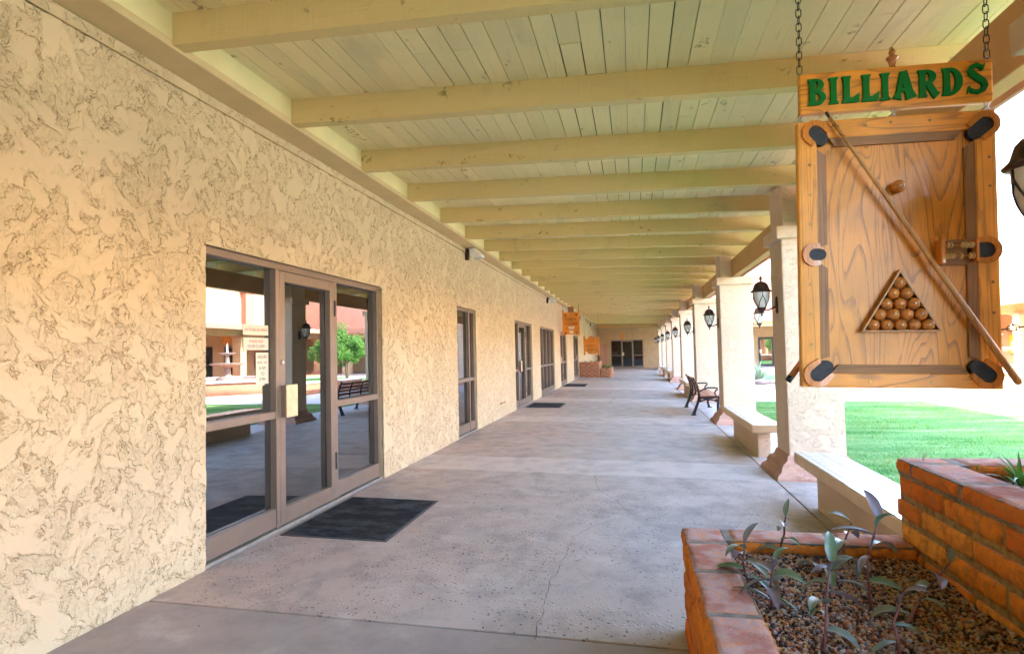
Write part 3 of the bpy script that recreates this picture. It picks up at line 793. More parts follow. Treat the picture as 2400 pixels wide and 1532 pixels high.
def far_side():
    o = thing('courtyard_building', (22, 20, -.15), "sunlit pink and cream arcade building across the courtyard", "building")
    b = MB(); b.box(25.5, 33, -20, YEND+12, -.2, 6.3); b.build('wall', 'stucco_far', o)
    b = MB(); b.box(25.38, 33.05, -20, YEND+12, 6.3, 6.56, bev=.02)
    for y in (-8, 8, 24, 40.0): b.box(25.1, 25.5, y-.5, y+.5, 3.8, 6.2); b.box(25.0, 25.5, y-.7, y+.7, 6.2, 6.34)
    b.build('parapet', 'trim_pink', o)
    b = MB(); b.hexa([(20, -20, 3.2), (25.5, -20, 3.75), (25.5, 47.3, 3.75), (20, 47.3, 3.2), (20, -20, 3.3), (25.5, -20, 3.9), (25.5, 47.3, 3.9), (20, 47.3, 3.3)]); b.build('porch_roof', 'stucco_pink', o)
    b = MB(); b.box(19.95, 20.0, -20, 47.3, 3.08, 3.33); b.build('fascia', 'trim_pink', o)
    b = MB(); b.box(21.45, 21.6, -20, 47.3, 2.74, 3.22); b.build('header_beam', 'stucco_far', o)
    b = MB(); b.box(20.4, 25.5, -20, 47.3, -.19, -.03); b.build('porch_floor', 'terracotta', o)
    for j in range(-7, 3):
        y = 33.6+4.877*j
        b = MB(); b.box(21.3, 21.88, y, y+.58, -.03, 2.64, bev=.01); p = b.build('pillar', 'stucco_far', o)
        b = MB(); b.box(21.23, 21.95, y-.07, y+.65, 2.64, 2.745, bev=.01); b.build('cap', 'trim_pink', p)
        b = MB(); b.lathe([(.45, -.04), (.44, .06), (.40, .12), (.36, .18), (.30, .24)], c=(21.59, y+.29, 0), sq=1); b.build('plinth', 'trim_pink', p)
    for (a, c) in ((35.45, 36.35), (37.55, 39.55)): storefront('storefront_door', a, c, 2.2, [(a, (a+c)/2, 'door'), ((a+c)/2, c, 'fix')] if c-a > 1 else [(a, c, 'fix')], X=25.5, ax='O', parent=o, rec=-.085, glass='glassdark')
    for y in (-6, 3, 12, 22, 28.5): storefront('storefront_door', y, y+2.4, 2.15, [(y, y+1.2, 'fix'), (y+1.2, y+2.4, 'door')], X=25.5, ax='O', parent=o, rec=-.085, glass='glassdark')
    b = MB(); b.box(25.44, 25.499, 43.2, 47.2, -.05, 2.7); b.build('vine_screen', 'screen', o)
    # the wing at the far end
    o = thing('end_wing', (14, 45, -.15), "cream and pink building wing at the far end of the courtyard, seen between two pillars", "building")
    b = MB(); b.box(.5, 25.3, YEND+.4, YEND+6, 3.45, 6.5); b.build('upper_wall', 'stucco_pink', o)
    b = MB(); b.box(.5, 25.3, YEND+.28, YEND+6, 6.5, 6.8); b.build('parapet', 'trim_pink', o)
    b = MB(); b.box(5.7, 20.0, 42.9, YEND-.02, 3.26, 3.42); b.build('porch_roof', 'stucco_pink', o)
    b = MB(); b.box(5.7, 19.9, 42.84, 42.9, 3.05, 3.44); b.build('fascia', 'trim_pink', o)
    b = MB(); b.box(5.7, 19.9, 43.3, 43.45, 2.75, 3.255); b.build('header_beam', 'stucco_far', o)
    b = MB(); b.box(5.4, 20.3, 42.5, YEND-.01, -.19, -.06); b.build('porch_floor', 'slab_dark', o)
    for x in (8.8, 14.0, 19.0):
        b = MB(); b.box(x-.29, x+.29, 43.1, 43.68, -.06, 2.65, bev=.01); p = b.build('pillar', 'stucco_far', o)
        b = MB(); b.box(x-.36, x+.36, 43.03, 43.75, 2.65, 2.75, bev=.01); b.build('cap', 'trim_pink', p)
    storefront('storefront_door', 11.9, 13.0, 2.05, [(11.9, 13.0, 'door')], X=YEND, ax='Y', parent=o, rec=-.085, frame='iron')
    storefront('storefront_door', 16, 18.0, 2.05, [(16, 17, 'door'), (17, 18, 'fix')], X=YEND, ax='Y', parent=o, rec=-.085)
far_side()
lantern((21.295, 33.6+.29, 1.95), 0, "small wall lantern on the pillar across the courtyard, seen reflected in the door glass")

def courtyard():
    # notice board on the wall opposite
    t = thing('notice_board', (25.45, 41.6, 1.2), "yellow notice board with white papers on the wall across the courtyard", "notice board")
    b = MB(); b.box(25.42, 25.45, 41.0, 42.25, .52, 1.84, 'trim_pink', .01); b.build('frame', None, t)
    b = MB(); b.box(25.405, 25.419, 41.08, 42.17, .6, 1.76, 'yellow'); b.build('board', None, t)
    b = MB()
    for (a, c, d, e) in ((41.35, 41.65, 1.3, 1.65), (41.75, 42.0, 1.05, 1.35), (41.3, 41.5, .95, 1.25), (41.55, 41.95, .65, .95), (41.15, 41.3, .7, .9)): b.box(25.400, 25.404, a, c, d, e, 'paper')
    b.build('paper', None, t)
    # hanging sign on the porch opposite
    t = thing('hanging_sign', (23, 34.7, 2.9), "orange wooden sign hanging across the courtyard, seen reflected in the door glass", "sign")
    b = MB(); b.box(22.97, 23.03, 34.05, 35.35, 2.26, 2.87, 'signorange', .01); b.build('board', None, t)
    b = MB(); b.tube([(23, 34.2, 2.87), (23, 34.2, 3.5)], .01, 6, 'chain'); b.tube([(23, 35.2, 2.87), (23, 35.2, 3.5)], .01, 6, 'chain'); b.build('chain', None, t)
    # seat wall of the fountain
    t = thing('fountain', (15.2, 24.2, -.15), "low terracotta fountain basin with a pale rim in the sunny courtyard", "fountain")
    b = MB(); b.lathe([(3.2, -.15), (3.2, .36)], 8, (15.2, 24.2, 0), 'terracotta', ang0=pi/8); 
    b.build('basin', None, t)
    b = MB(); b.strip([(3.3*cos(pi/8+k*pi/4), 3.3*sin(pi/8+k*pi/4)) for k in range(8)], [(2.8*cos(pi/8+k*pi/4), 2.8*sin(pi/8+k*pi/4)) for k in range(8)], lambda u, v, d: (15.2+u, 24.2+v, d), .362, .46, 'paving', True); b.build('rim', None, t)
    b = MB(); b.lathe([(.5, .36), (.45, .5), (.16, .6), (.14, .95), (.7, 1.08), (.74, 1.14), (.1, 1.16), (.07, 1.5), (.34, 1.58), (.36, 1.62), (.05, 1.64)], 20, (15.2, 24.2, 0), 'rock'); b.build('tiered_bowl', None, t, 40)
    b = MB()
    b.tube([(15.2, 24.2, 1.62), (15.21, 24.2, 1.9), (15.2, 24.21, 2.05)], [.05, .035, .012], 8, 'water')
    b.build('water_jet', None, t)
    for k, (x, y, l) in enumerate(((10.1, 22.3, 1.5), (9.6, 24.9, 1.5))):
        t = thing('seat_block', (x, y, -.15), ["low terracotta seat block on the pale paving past the lawn", "farther low terracotta seat block behind the first one on the gravel"][k], "seat", "terracotta seat blocks")
        b = MB(); b.box(x-.3, x+.3, y-l/2, y+l/2, -.15, .28, 'terracotta', .02); b.build('base', None, t)
        b = MB(); b.box(x-.34, x+.34, y-l/2-.05, y+l/2+.05, .281, .34, 'paving', .01); b.build('top', None, t)
    # stones by the agave
    rr = random.Random(4)
    for k, (x, y, r) in enumerate(((7.75, 25.6, .22), (8.25, 25.9, .15), (7.2, 26.1, .12))):
        t = bmesh.new(); bmesh.ops.create_icosphere(t, subdivisions=3, radius=r)
        for v in t.verts:
            n = v.co.normalized(); v.co *= 1+.18*sin(7*n.x+k)*cos(6*n.y)+.1*sin(13*n.z+3*n.x)
            v.co = Vector((v.co.x*1.3, v.co.y, v.co.z*.6))+Vector((x, y, -.13+r*.3))
        b = MB(); b.merge(t, b.mi('rock')); o = b.build('boulder', None, None, 60)
        tag(o, ["largest tan boulder at the foot of the agave", "smaller tan boulder right of the agave", "small tan boulder left of the agave"][k], "rock", "boulders in the gravel bed")
courtyard()

def blades(name, c, n, L, w, mat, label, cat, spread=(15, 80), droop=.25, seed=1, group=None, thick=.004):
    rr = random.Random(seed); b = MB()
    for k in range(n):
        az = k*2.39996+rr.uniform(-.2, .2); el = radians(rr.uniform(*spread)); l = L*rr.uniform(.75, 1.1); ww = w*rr.uniform(.8, 1.15)
        d = Vector((cos(az), sin(az), 0)); s = Vector((-sin(az), cos(az), 0))
        N = 7; Lr, Cr, Rr = [], [], []
        p = Vector(c)+d*.01; e = el
        for q in range(N):
            u = q/(N-1); wd = ww*(.55+.75*u if u < .4 else .85*(1-((u-.4)/.6)**1.6))*.5 + .0006
            nrm = Vector((-cos(az)*sin(e), -sin(az)*sin(e), cos(e)))
            Lr.append(b.bm.verts.new(p+s*wd+nrm*wd*.35)); Cr.append(b.bm.verts.new(p)); Rr.append(b.bm.verts.new(p-s*wd+nrm*wd*.35))
            p = p+(d*cos(e)+Vector((0, 0, sin(e))))*(l/(N-1)); e -= droop*(.5+u)/N*4
        for q in range(N-1):
            for A, B in ((Lr, Cr), (Cr, Rr)):
                f = b.bm.faces.new((A[q], B[q], B[q+1], A[q+1])); f.smooth = True
    o = b.build(name, mat); 
    return tag(o, label, cat, group)
blades('agave', (7.85, 26.7, -.14), 70, .95, .075, 'agave', "pale green spiky agave in the gravel bed between the first two pillars", "plant", (12, 85), .06, 2)
blades('agave', (9.6, 26.9, -.14), 50, .7, .06, 'agave', "yellowish spiky agave behind the boulders, half hidden by the near pillar", "plant", (12, 85), .06, 3)

def tree(loc, h, R, n, label, seed):
    t = thing('small_tree', loc, label, "tree", "green trees across the courtyard")
    rr = random.Random(seed); rg = np.random.default_rng(seed)
    b = MB(); x, y, z = loc; tips = []
    b.tube([(x, y, z), (x+.03, y, z+h*.25), (x+.01, y+.04, z+h*.5)], [.07, .055, .045], 8, 'bark')
    for k in range(7):
        an = k*2*pi/7+rr.uniform(-.3, .3); e = rr.uniform(.5, 1.2)
        p0 = Vector((x+.01, y+.03, z+h*(.36+.02*k))); p2 = p0+Vector((cos(an)*cos(e), sin(an)*cos(e), sin(e)))*R*rr.uniform(.6, 1.25)
        b.tube([p0, p0.lerp(p2, .5)+Vector((0, 0, .06)), p2], [.03, .02, .008], 6, 'bark'); tips.append(p2)
    b.build('trunk', None, t)
    cl = [(np.array(p)+rg.normal(0, .16*R, 3), R*rr.uniform(.16, .38)) for p in tips for _ in range(5)]
    cl += [(np.array((x, y, z+h*.72))+rg.normal(0, .38*R, 3), R*rr.uniform(.15, .36)) for _ in range(16)]
    V = []; F = []
    for c, r in cl:
        m = n//len(cl)
        d = rg.normal(0, 1, (m, 3)); d /= np.linalg.norm(d, axis=1)[:, None]
        p = c+d*r*(rg.uniform(.5, 1.05, (m, 1)))
        a = rg.normal(0, 1, (m, 3)); a /= np.linalg.norm(a, axis=1)[:, None]; q = np.cross(a, d); q /= np.linalg.norm(q, axis=1)[:, None]+1e-9
        s = rg.uniform(.025, .05, (m, 1))*1.3
        k = len(V)*4 if False else sum(len(v) for v in V)
        V.append(np.stack([p-a*s, p+q*s*.5, p+a*s, p-q*s*.5], 1).reshape(-1, 3)); F.append(k+np.arange(m*4).reshape(m, 4))
    np_mesh('crown', np.concatenate(V), np.concatenate(F), 'treeleaf', t)
tree((12.2, 27.9, -.15), 2.6, .85, 9000, "small round green tree across the courtyard, nearer of the reflected trees", 3)
tree((13.6, 32.6, -.15), 3.0, 1.25, 14000, "wide green tree across the courtyard, larger of the reflected trees", 5)
tree((15.5, 36.5, -.15), 2.6, 1.1, 9000, "dense green tree near the far corner of the courtyard", 8)

def grass():
    n = 230000
    # denser close to the camera
    x = RNG.uniform(5.36, 12.9, n); y = 4.0+(17.5-4.0)*RNG.uniform(0, 1, n)**1.15
    clump = np.sin(x*2.1+1.3*np.sin(y*.9))*np.sin(y*1.7+np.sin(x*1.4))
    h = (.018+.014*RNG.uniform(0, 1, n))*(1+.35*clump); an = RNG.uniform(0, 2*pi, n); ln = RNG.uniform(0, .022, n); w = .0028
    z = -.141
    A = np.stack([x-np.sin(an)*w, y+np.cos(an)*w, np.full(n, z)], -1); B = np.stack([x+np.sin(an)*w, y-np.cos(an)*w, np.full(n, z)], -1)
    C = np.stack([x+np.cos(an)*ln, y+np.sin(an)*ln, z+h], -1)
    V = np.stack([A, B, C], 1).reshape(-1, 3)
    o = np_mesh('lawn_grass', V, np.arange(n*3).reshape(n, 3), 'grassb'); tag(o, kind='stuff')
grass()

# ------------------------------------------------------------------ planters and their plants
def rough_box(b, x0, x1, y0, y1, z0, z1, mat, rr, j=.0028, bev=.0065, cell=.022):
    """a hand-made adobe brick: subdivided box with knocked corners and an uneven face"""
    c = [(x0, y0, z0), (x1, y0, z0), (x1, y1, z0), (x0, y1, z0), (x0, y0, z1), (x1, y0, z1), (x1, y1, z1), (x0, y1, z1)]
    c = [Vector([q+rr.uniform(-j, j) for q in p]) for p in c]
    N = [max(2, int(round(d/cell))) for d in (x1-x0, y1-y0, z1-z0)]
    t = bmesh.new(); vs = {}
    sd = rr.uniform(0, 100); siz = (x1-x0, y1-y0, z1-z0)
    def vert(i, k, m):
        key = (i, k, m)
        if key in vs: return vs[key]
        u, v, w = i/N[0], k/N[1], m/N[2]
        p = (c[0]*(1-u)*(1-v)+c[1]*u*(1-v)+c[2]*u*v+c[3]*(1-u)*v)*(1-w)+(c[4]*(1-u)*(1-v)+c[5]*u*(1-v)+c[6]*u*v+c[7]*(1-u)*v)*w
        ctr = (c[0]+c[6])/2
        # rounding towards the edges, more where the noise says it is chipped
        e = [min(q*s_, (1-q)*s_) for q, s_ in zip((u, v, w), siz)]
        near = [max(0., 1-q/(bev*2.2)) for q in e]
        ns = noise.noise(p*28+Vector((sd, 0, 0))); n2 = noise.noise(p*75+Vector((0, sd, 0)))
        for ax in range(3):
            o1, o2 = near[(ax+1) % 3], near[(ax+2) % 3]
            if near[ax] > .99:
                pull = bev*(.75+.6*max(0, ns))*(max(o1, o2)**2)+.0022*n2+.002*ns*(1-max(o1, o2))
                p[ax] += pull*(1 if p[ax] < ctr[ax] else -1)
        vs[key] = t.verts.new(p); return vs[key]
    for ax in range(3):
        a1, a2 = (ax+1) % 3, (ax+2) % 3
        for side in (0, N[ax]):
            for i in range(N[a1]):
                for k in range(N[a2]):
                    q = []
                    for di, dk in ((0, 0), (1, 0), (1, 1), (0, 1)):
                        ix = [0, 0, 0]; ix[ax] = side; ix[a1] = i+di; ix[a2] = k+dk; q.append(vert(*ix))
                    f = t.faces.new(q if side else q[::-1]); f.smooth = True
    b.merge(t, b.mi(mat))

def brick_run(b, axis, fixed, d, a, c, z0, courses, rr, L=.41, H=.098, mort=.023, flip=0, mat='brick'):
    """a wall face of real bricks. axis 'Y': runs along Y, occupying x in fixed..fixed+d"""
    for k in range(courses):
        off = (L*.5 if (k+flip) % 2 else 0.)
        u = a-off
        while u < c-.02:
            u0, u1 = max(u, a), min(u+L-mort, c)
            if u1-u0 > .05:
                zz0, zz1 = z0+k*H+mort*.5, z0+(k+1)*H-mort*.5
                if axis == 'Y': rough_box(b, fixed, fixed+d, u0, u1, zz0, zz1, mat, rr, *((.003, .006, .15) if mat == 'brickfar' else ()))
                else: rough_box(b, u0, u1, fixed, fixed+d, zz0, zz1, mat, rr, *((.003, .006, .15) if mat == 'brickfar' else ()))
            u += L

def pebbles(name, x0, x1, y0, y1, z, n, r0, r1, parent=None, hole=None):
    t = bmesh.new(); bmesh.ops.create_icosphere(t, subdivisions=1, radius=1.)
    BV = np.array([v.co for v in t.verts]); BF = np.array([[v.index for v in f.verts] for f in t.faces]); t.free()
    p = np.stack([RNG.uniform(x0, x1, n), RNG.uniform(y0, y1, n), np.zeros(n)], -1)
    if hole: 
        k = ~((p[:, 0] > hole[0]) & (p[:, 0] < hole[1]) & (p[:, 1] > hole[2]) & (p[:, 1] < hole[3])); p = p[k]; n = len(p)
    s = RNG.uniform(r0, r1, (n, 1))*RNG.uniform(.65, 1.25, (n, 3))
    p[:, 2] = z+RNG.uniform(-.004, .006, n)+.006*np.sin(p[:, 0]*17)*np.sin(p[:, 1]*13)
    an = RNG.uniform(0, 2*pi, n); ca, sa = np.cos(an), np.sin(an)
    v = BV[None]*s[:, None, :]
    vx = v[..., 0]*ca[:, None]-v[..., 1]*sa[:, None]; vy = v[..., 0]*sa[:, None]+v[..., 1]*ca[:, None]
    V = np.stack([vx, vy, v[..., 2]], -1)+p[:, None, :]
    F = BF[None]+(np.arange(n)*len(BV))[:, None, None]
    o = np_mesh(name, V.reshape(-1, 3), F.reshape(-1, 3), 'pebble', parent, True)
    return o

def near_planter():
    rr = random.Random(21)
    x0, x1, yb, ya, zt = 2.985, 3.985, 3.225, .75, .455
    t = thing('brick_planter', (3.5, 2.2, -.06), "low adobe brick planter with gravel and purple plants below the billiards sign", "planter", "brick planters in the foreground")
    b = MB(); zb = fz(3)-.03; H = (zt-.072-zb)/4
    b.box(x0+.012, x0+.18, ya, yb-.012, zb, zt-.075, 'mortar'); b.box(x0+.18, x1-.002, yb-.185, yb-.012, zb, zt-.075, 'mortar'); b.box(x0+.19, x1+.012, ya, yb-.19, zb, .30, 'soil')
    b.build('mortar', None, t)
    b = MB(); brick_run(b, 'Y', x0, .186, ya, yb, zb, 4, rr, H=H); brick_run(b, 'X', yb-.186, .186, x0+.2, x1-.01, zb, 4, rr, H=H, flip=1); b.build('brickwork', None, t)
    b = MB(); m = .018
    # coping: corner piece, left side pieces, back pieces
    rough_box(b, x0-.004, x0+.198, yb-.225, yb+.004, zt-.07, zt, 'brick', rr, .004, .012)
    u = yb-.225-m
    for L in (.36, .40, .39, .41, .39): rough_box(b, x0-.006, x0+.197, u-L, u, zt-.07, zt+rr.uniform(-.003, .003), 'brick', rr, .004, .012); u -= L+m
    u = x0+.198+m
    for L in (.46, .325): rough_box(b, u, u+L, yb-.198, yb+.003, zt-.07, zt+rr.uniform(-.002, .002), 'brick', rr, .004, .012); u += L+m
    b.build('coping', None, t)
    b = MB(); b.box(x0+.006, x0+.188, ya, yb-.006, zt-.074, zt-.004, 'mortar_grey'); b.box(x0+.19, x1, yb-.19, yb-.006, zt-.074, zt-.004, 'mortar_grey'); b.build('coping_mortar', 'mortar_grey', t)
    o = pebbles('pebble_gravel', x0+.19, x1, 1.2, yb-.19, .392, 21000, .0048, .0092); tag(o, kind='stuff')
    # tall one behind it to the right, wrapped round the foot of the near pillar
    x0, x1, zt = 3.99, 5.28, .825
    t = thing('brick_planter', (4.6, 2.2, -.08), "tall orange adobe brick planter at the right edge with a green grassy plant", "planter", "brick planters in the foreground")
    zb = -.11; n = 8; H = (zt-.072-zb)/n
    b = MB(); b.box(x0+.014, x0+.18, ya, yb-.014, zb, zt-.075, 'mortar'); b.box(x0+.18, x1-.014, yb-.185, yb-.014, zb, zt-.075, 'mortar'); b.box(x1-.18, x1-.014, ya, yb-.19, zb, zt-.075, 'mortar'); b.box(x0+.19, x1-.19, ya, yb-.19, zb, zt-.16, 'soil'); b.build('mortar', None, t)
    b = MB(); brick_run(b, 'Y', x0, .186, ya, yb, zb, n, rr, H=H, flip=1); brick_run(b, 'X', yb-.186, .186, x0+.2, x1-.01, zb, n, rr, H=H); brick_run(b, 'Y', x1-.186, .186, ya, yb-.19, zb, n, rr, H=H); b.build('brickwork', None, t)
    b = MB(); u = yb-.006
    for L in (.15, .40, .405, .40, .39, .4): rough_box(b, x0-.005, x0+.20, u-L, u, zt-.07, zt+rr.uniform(-.003, .003), 'brick', rr, .003, .011); u -= L+m
    u = x0+.2+m
    for L in (.39, .40, .26): rough_box(b, u, u+L, yb-.2, yb+.003, zt-.07, zt+rr.uniform(-.002, .002), 'brick', rr, .003, .011); u += L+m
    b.build('coping', None, t)
    b = MB(); b.box(x0+.006, x0+.188, ya, yb-.02, zt-.074, zt-.004, 'mortar_grey'); b.box(x0+.19, x1-.02, yb-.19, yb-.006, zt-.074, zt-.004, 'mortar_grey'); b.build('coping_mortar', 'mortar_grey', t)
    o = pebbles('pebble_gravel', x0+.19, x1-.19, 1.9, yb-.19, zt-.078, 7000, .005, .010, hole=(4.36, 5.04, 2.14, 2.84)); tag(o, kind='stuff')
near_planter()
o = pebbles('floor_grit', .15, 4.1, 2.3, 7., 0., 70, .002, .0045)
for v in o.data.vertices: v.co.z += fz(v.co.x)
tag(o, kind='stuff')
blades('green_plant', (4.37, 2.95, .755), 26, .20, .017, 'green', "bright green strappy plant in the tall brick planter at the right edge", "plant", (20, 75), .3, 5)
blades('dry_weed', (4.075, 3.14, .82), 4, .09, .003, 'agave', "thin dry weed growing from the corner joint of the tall planter", "weed", (40, 80), .5, 6)
blades('yellow_weed', (4.235, 3.025, .80), 3, .05, .004, 'green', "tiny yellow-green weed at the inner corner of the tall planter", "weed", (60, 85), .1, 9)

def leafy(name, root, top, nl, ll, label, seed, lean=0.):
    """stalk from root to top with pointed fleshy leaves"""
    rr = random.Random(seed)
    t = thing(name, root, label, "plant", "purple leaved plants in the low planter")
    r, p = Vector(root), Vector(top)
    mid = r.lerp(p, .5)+Vector((rr.uniform(-.03, .03), rr.uniform(-.03, .03), .01))
    path = [r, r.lerp(mid, .5)+Vector((rr.uniform(-.008, .008),)*3), mid, mid.lerp(p, .5)+Vector((rr.uniform(-.008, .008),)*3), p]
    b = MB(); b.tube(path, [.0055, .005, .0045, .004, .003], 7, 'stem'); b.build('stalk', None, t)
    b = MB(); az = rr.uniform(0, 6.28)
    for k in range(nl):
        u = (.18+.82*k/(max(1, nl-1))) if nl > 2 else (.7+.3*k)
        q = u*4; i = min(3, int(q)); base = path[i].lerp(path[i+1], q-i)
        az += pi*.83+rr.uniform(-.4, .4)
        topish = u > .85
        e = radians(rr.uniform(45, 75) if topish else rr.uniform(-5, 38)); L = ll*rr.uniform(.7, 1.1)*(1. if not topish else .8); w = L*.32
        d = Vector((cos(az), sin(az), 0)); s = Vector((-sin(az), cos(az), 0)); N = 8; c = base.copy(); cols = []
        roll = rr.uniform(-.5, .5); s = (s*cos(roll)+Vector((0, 0, 1))*sin(roll)).normalized()
        dr = rr.uniform(.08, .22)
        for m in range(N):
            v = m/(N-1); wd = w*(sin(pi*min(1, (v*.92+.06))**.75)**.85)*.5+.0008
            nrm = s.cross(d*cos(e)+Vector((0, 0, sin(e))))
            if nrm.z < 0: nrm = -nrm
            cols.append([b.bm.verts.new(c+s*(wd*a)+nrm*(wd*.38*abs(a)**1.5)) for a in (-1, -.5, 0, .5, 1)])
            c = c+(d*cos(e)+Vector((0, 0, sin(e))))*(L/(N-1)); e -= dr
        for A, B in zip(cols, cols[1:]):
            for m in range(4):
                f = b.bm.faces.new((A[m], A[m+1], B[m+1], B[m])); f.smooth = True
    b.build('foliage', 'purple', t)
Z0 = .395
for a in (((3.205, 2.62, Z0), (3.20, 2.66, .56), 6, .15, "short plant with upright leaves against the left coping", 3),
          ((3.245, 2.40, Z0), (3.27, 2.44, .56), 10, .14, "bushiest grey-purple plant, leaning over the left coping", 4),
          ((3.385, 2.97, Z0), (3.43, 2.96, .60), 5, .12, "tall thin plant with a round leaf on top by the back coping", 6),
          ((3.63, 2.93, Z0), (3.70, 2.95, .57), 5, .14, "plant with dark upright tip beside the back coping, left of the tallest", 7),
          ((3.60, 2.46, Z0), (3.65, 2.49, .72), 8, .15, "tallest plant, crowned by two pointed leaves in front of the white bench", 8),
          ((3.34, 2.12, Z0), (3.43, 2.32, .61), 7, .14, "leaning plant with a big two-tone green and purple leaf in the middle", 11),
          ((3.64, 2.30, Z0), (3.84, 2.40, .60), 5, .12, "plant leaning right with a folded grey leaf pair at its tip", 12),
          ((3.56, 2.12, Z0), (3.60, 2.20, .53), 4, .14, "small plant with a pale leaf at the bottom edge of the picture", 13),
          ((3.50, 2.80, Z0), (3.55, 2.74, .46), 5, .13, "low sprawling plant lying flat on the gravel in the middle", 15),
          ((3.93, 2.02, Z0), (3.90, 2.08, .47), 4, .12, "low plant in the corner between gravel and tall brick wall", 16)):
    leafy('leafy_plant', a[0], a[1], a[2], a[3], a[4], a[5])

def far_planter():
    rr = random.Random(8)
    t = thing('brick_planter', (.8, 31.5, 0), "two-tier red brick planter with green plants against the wall far along the walkway", "planter")
    b = MB(); b.box(.02, 1.04, 30.93, 33.0, -.05, .71, 'mortar'); b.box(1.045, 1.65, 30.93, 33.0, -.05, .38, 'mortar'); b.build('mortar', None, t)
    b = MB(); brick_run(b, 'X', 30.9, .15, .02, 1.05, -.03, 8, rr, .30, .092, .012, 0, 'brickfar'); brick_run(b, 'X', 30.9, .15, 1.055, 1.66, -.03, 5, rr, .30, .085, .012, 0, 'brickfar'); brick_run(b, 'Y', 1.52, .15, 31.06, 33, -.03, 5, rr, .30, .085, .012, 0, 'brickfar'); brick_run(b, 'Y', .91, .15, 31.06, 33, .41, 4, rr, .3, .085, .012, 0, 'brickfar'); b.build('brickwork', None, t)
    b = MB(); rough_box(b, .02, 1.07, 30.88, 31.06, .71, .78, 'brickfar', rr, .003, .006, .15); rough_box(b, .90, 1.07, 31.07, 33, .71, .78, 'brickfar', rr, .003, .006, .15); rough_box(b, 1.06, 1.68, 30.88, 31.06, .40, .45, 'brickfar', rr, .003, .006, .15); rough_box(b, 1.5, 1.68, 31.07, 33, .40, .45, 'brickfar', rr, .003, .006, .15); b.build('coping', None, t)
    lab = ["left grassy tuft in the upper tier of the far brick planter", "middle grassy tuft in the upper tier of the far brick planter", "right grassy tuft in the upper tier of the far brick planter", "left fern-like tuft in the lower tier of the far brick planter", "right fern-like tuft spilling over the lower tier of the far brick planter"]
    for k, (x, y, z) in enumerate(((.3, 31.3, .74), (.6, 31.25, .74), (.88, 31.25, .74), (1.22, 31.2, .41), (1.5, 31.2, .41))):
        blades('planter_tuft', (x, y, z), 60 if k > 2 else 34, .30 if k > 2 else .17, .022, 'green', lab[k], "plant", (10, 80), .5, 30+k, "green tufts in the far brick planter")
far_planter()

# ------------------------------------------------------------------ benches
def stucco_bench():
    t = thing('stucco_bench', (0, 0, 0), "x", "bench", "white topped stucco benches between the pillars")
    z0 = fz(4.4)
    b = MB(); b.box(-.075, .09, -.98, .98, z0-.02, .272, bev=.012, seg=2); b.build('base', 'stucco_pillar', t, None, False)
    b = MB(); b.box(-.19, .19, -1.26, 1.26, .272, .366, 'benchedge', .012, 2)
    b.box(-.182, .182, -1.252, 1.252, .364, .372, 'tile', .003); b.build('seat', None, t, None, False)
    return t
SB = stucco_bench()
SB.location = (4.41, 9.40, 0); SB['label'] = "white topped stucco bench between the first and second pillar"
dup(SB, (4.41, 4.84, 0), "nearest white topped stucco bench, its near end hidden behind the brick planters")
for y, l in ((19.2, "white topped stucco bench in the bay just beyond the slatted bench"), (28.9, "small far white topped stucco bench, second from the end wall"), (33.8, "smallest white topped stucco bench, closest to the end wall")):
    dup(SB, (4.41, y, 0), l)

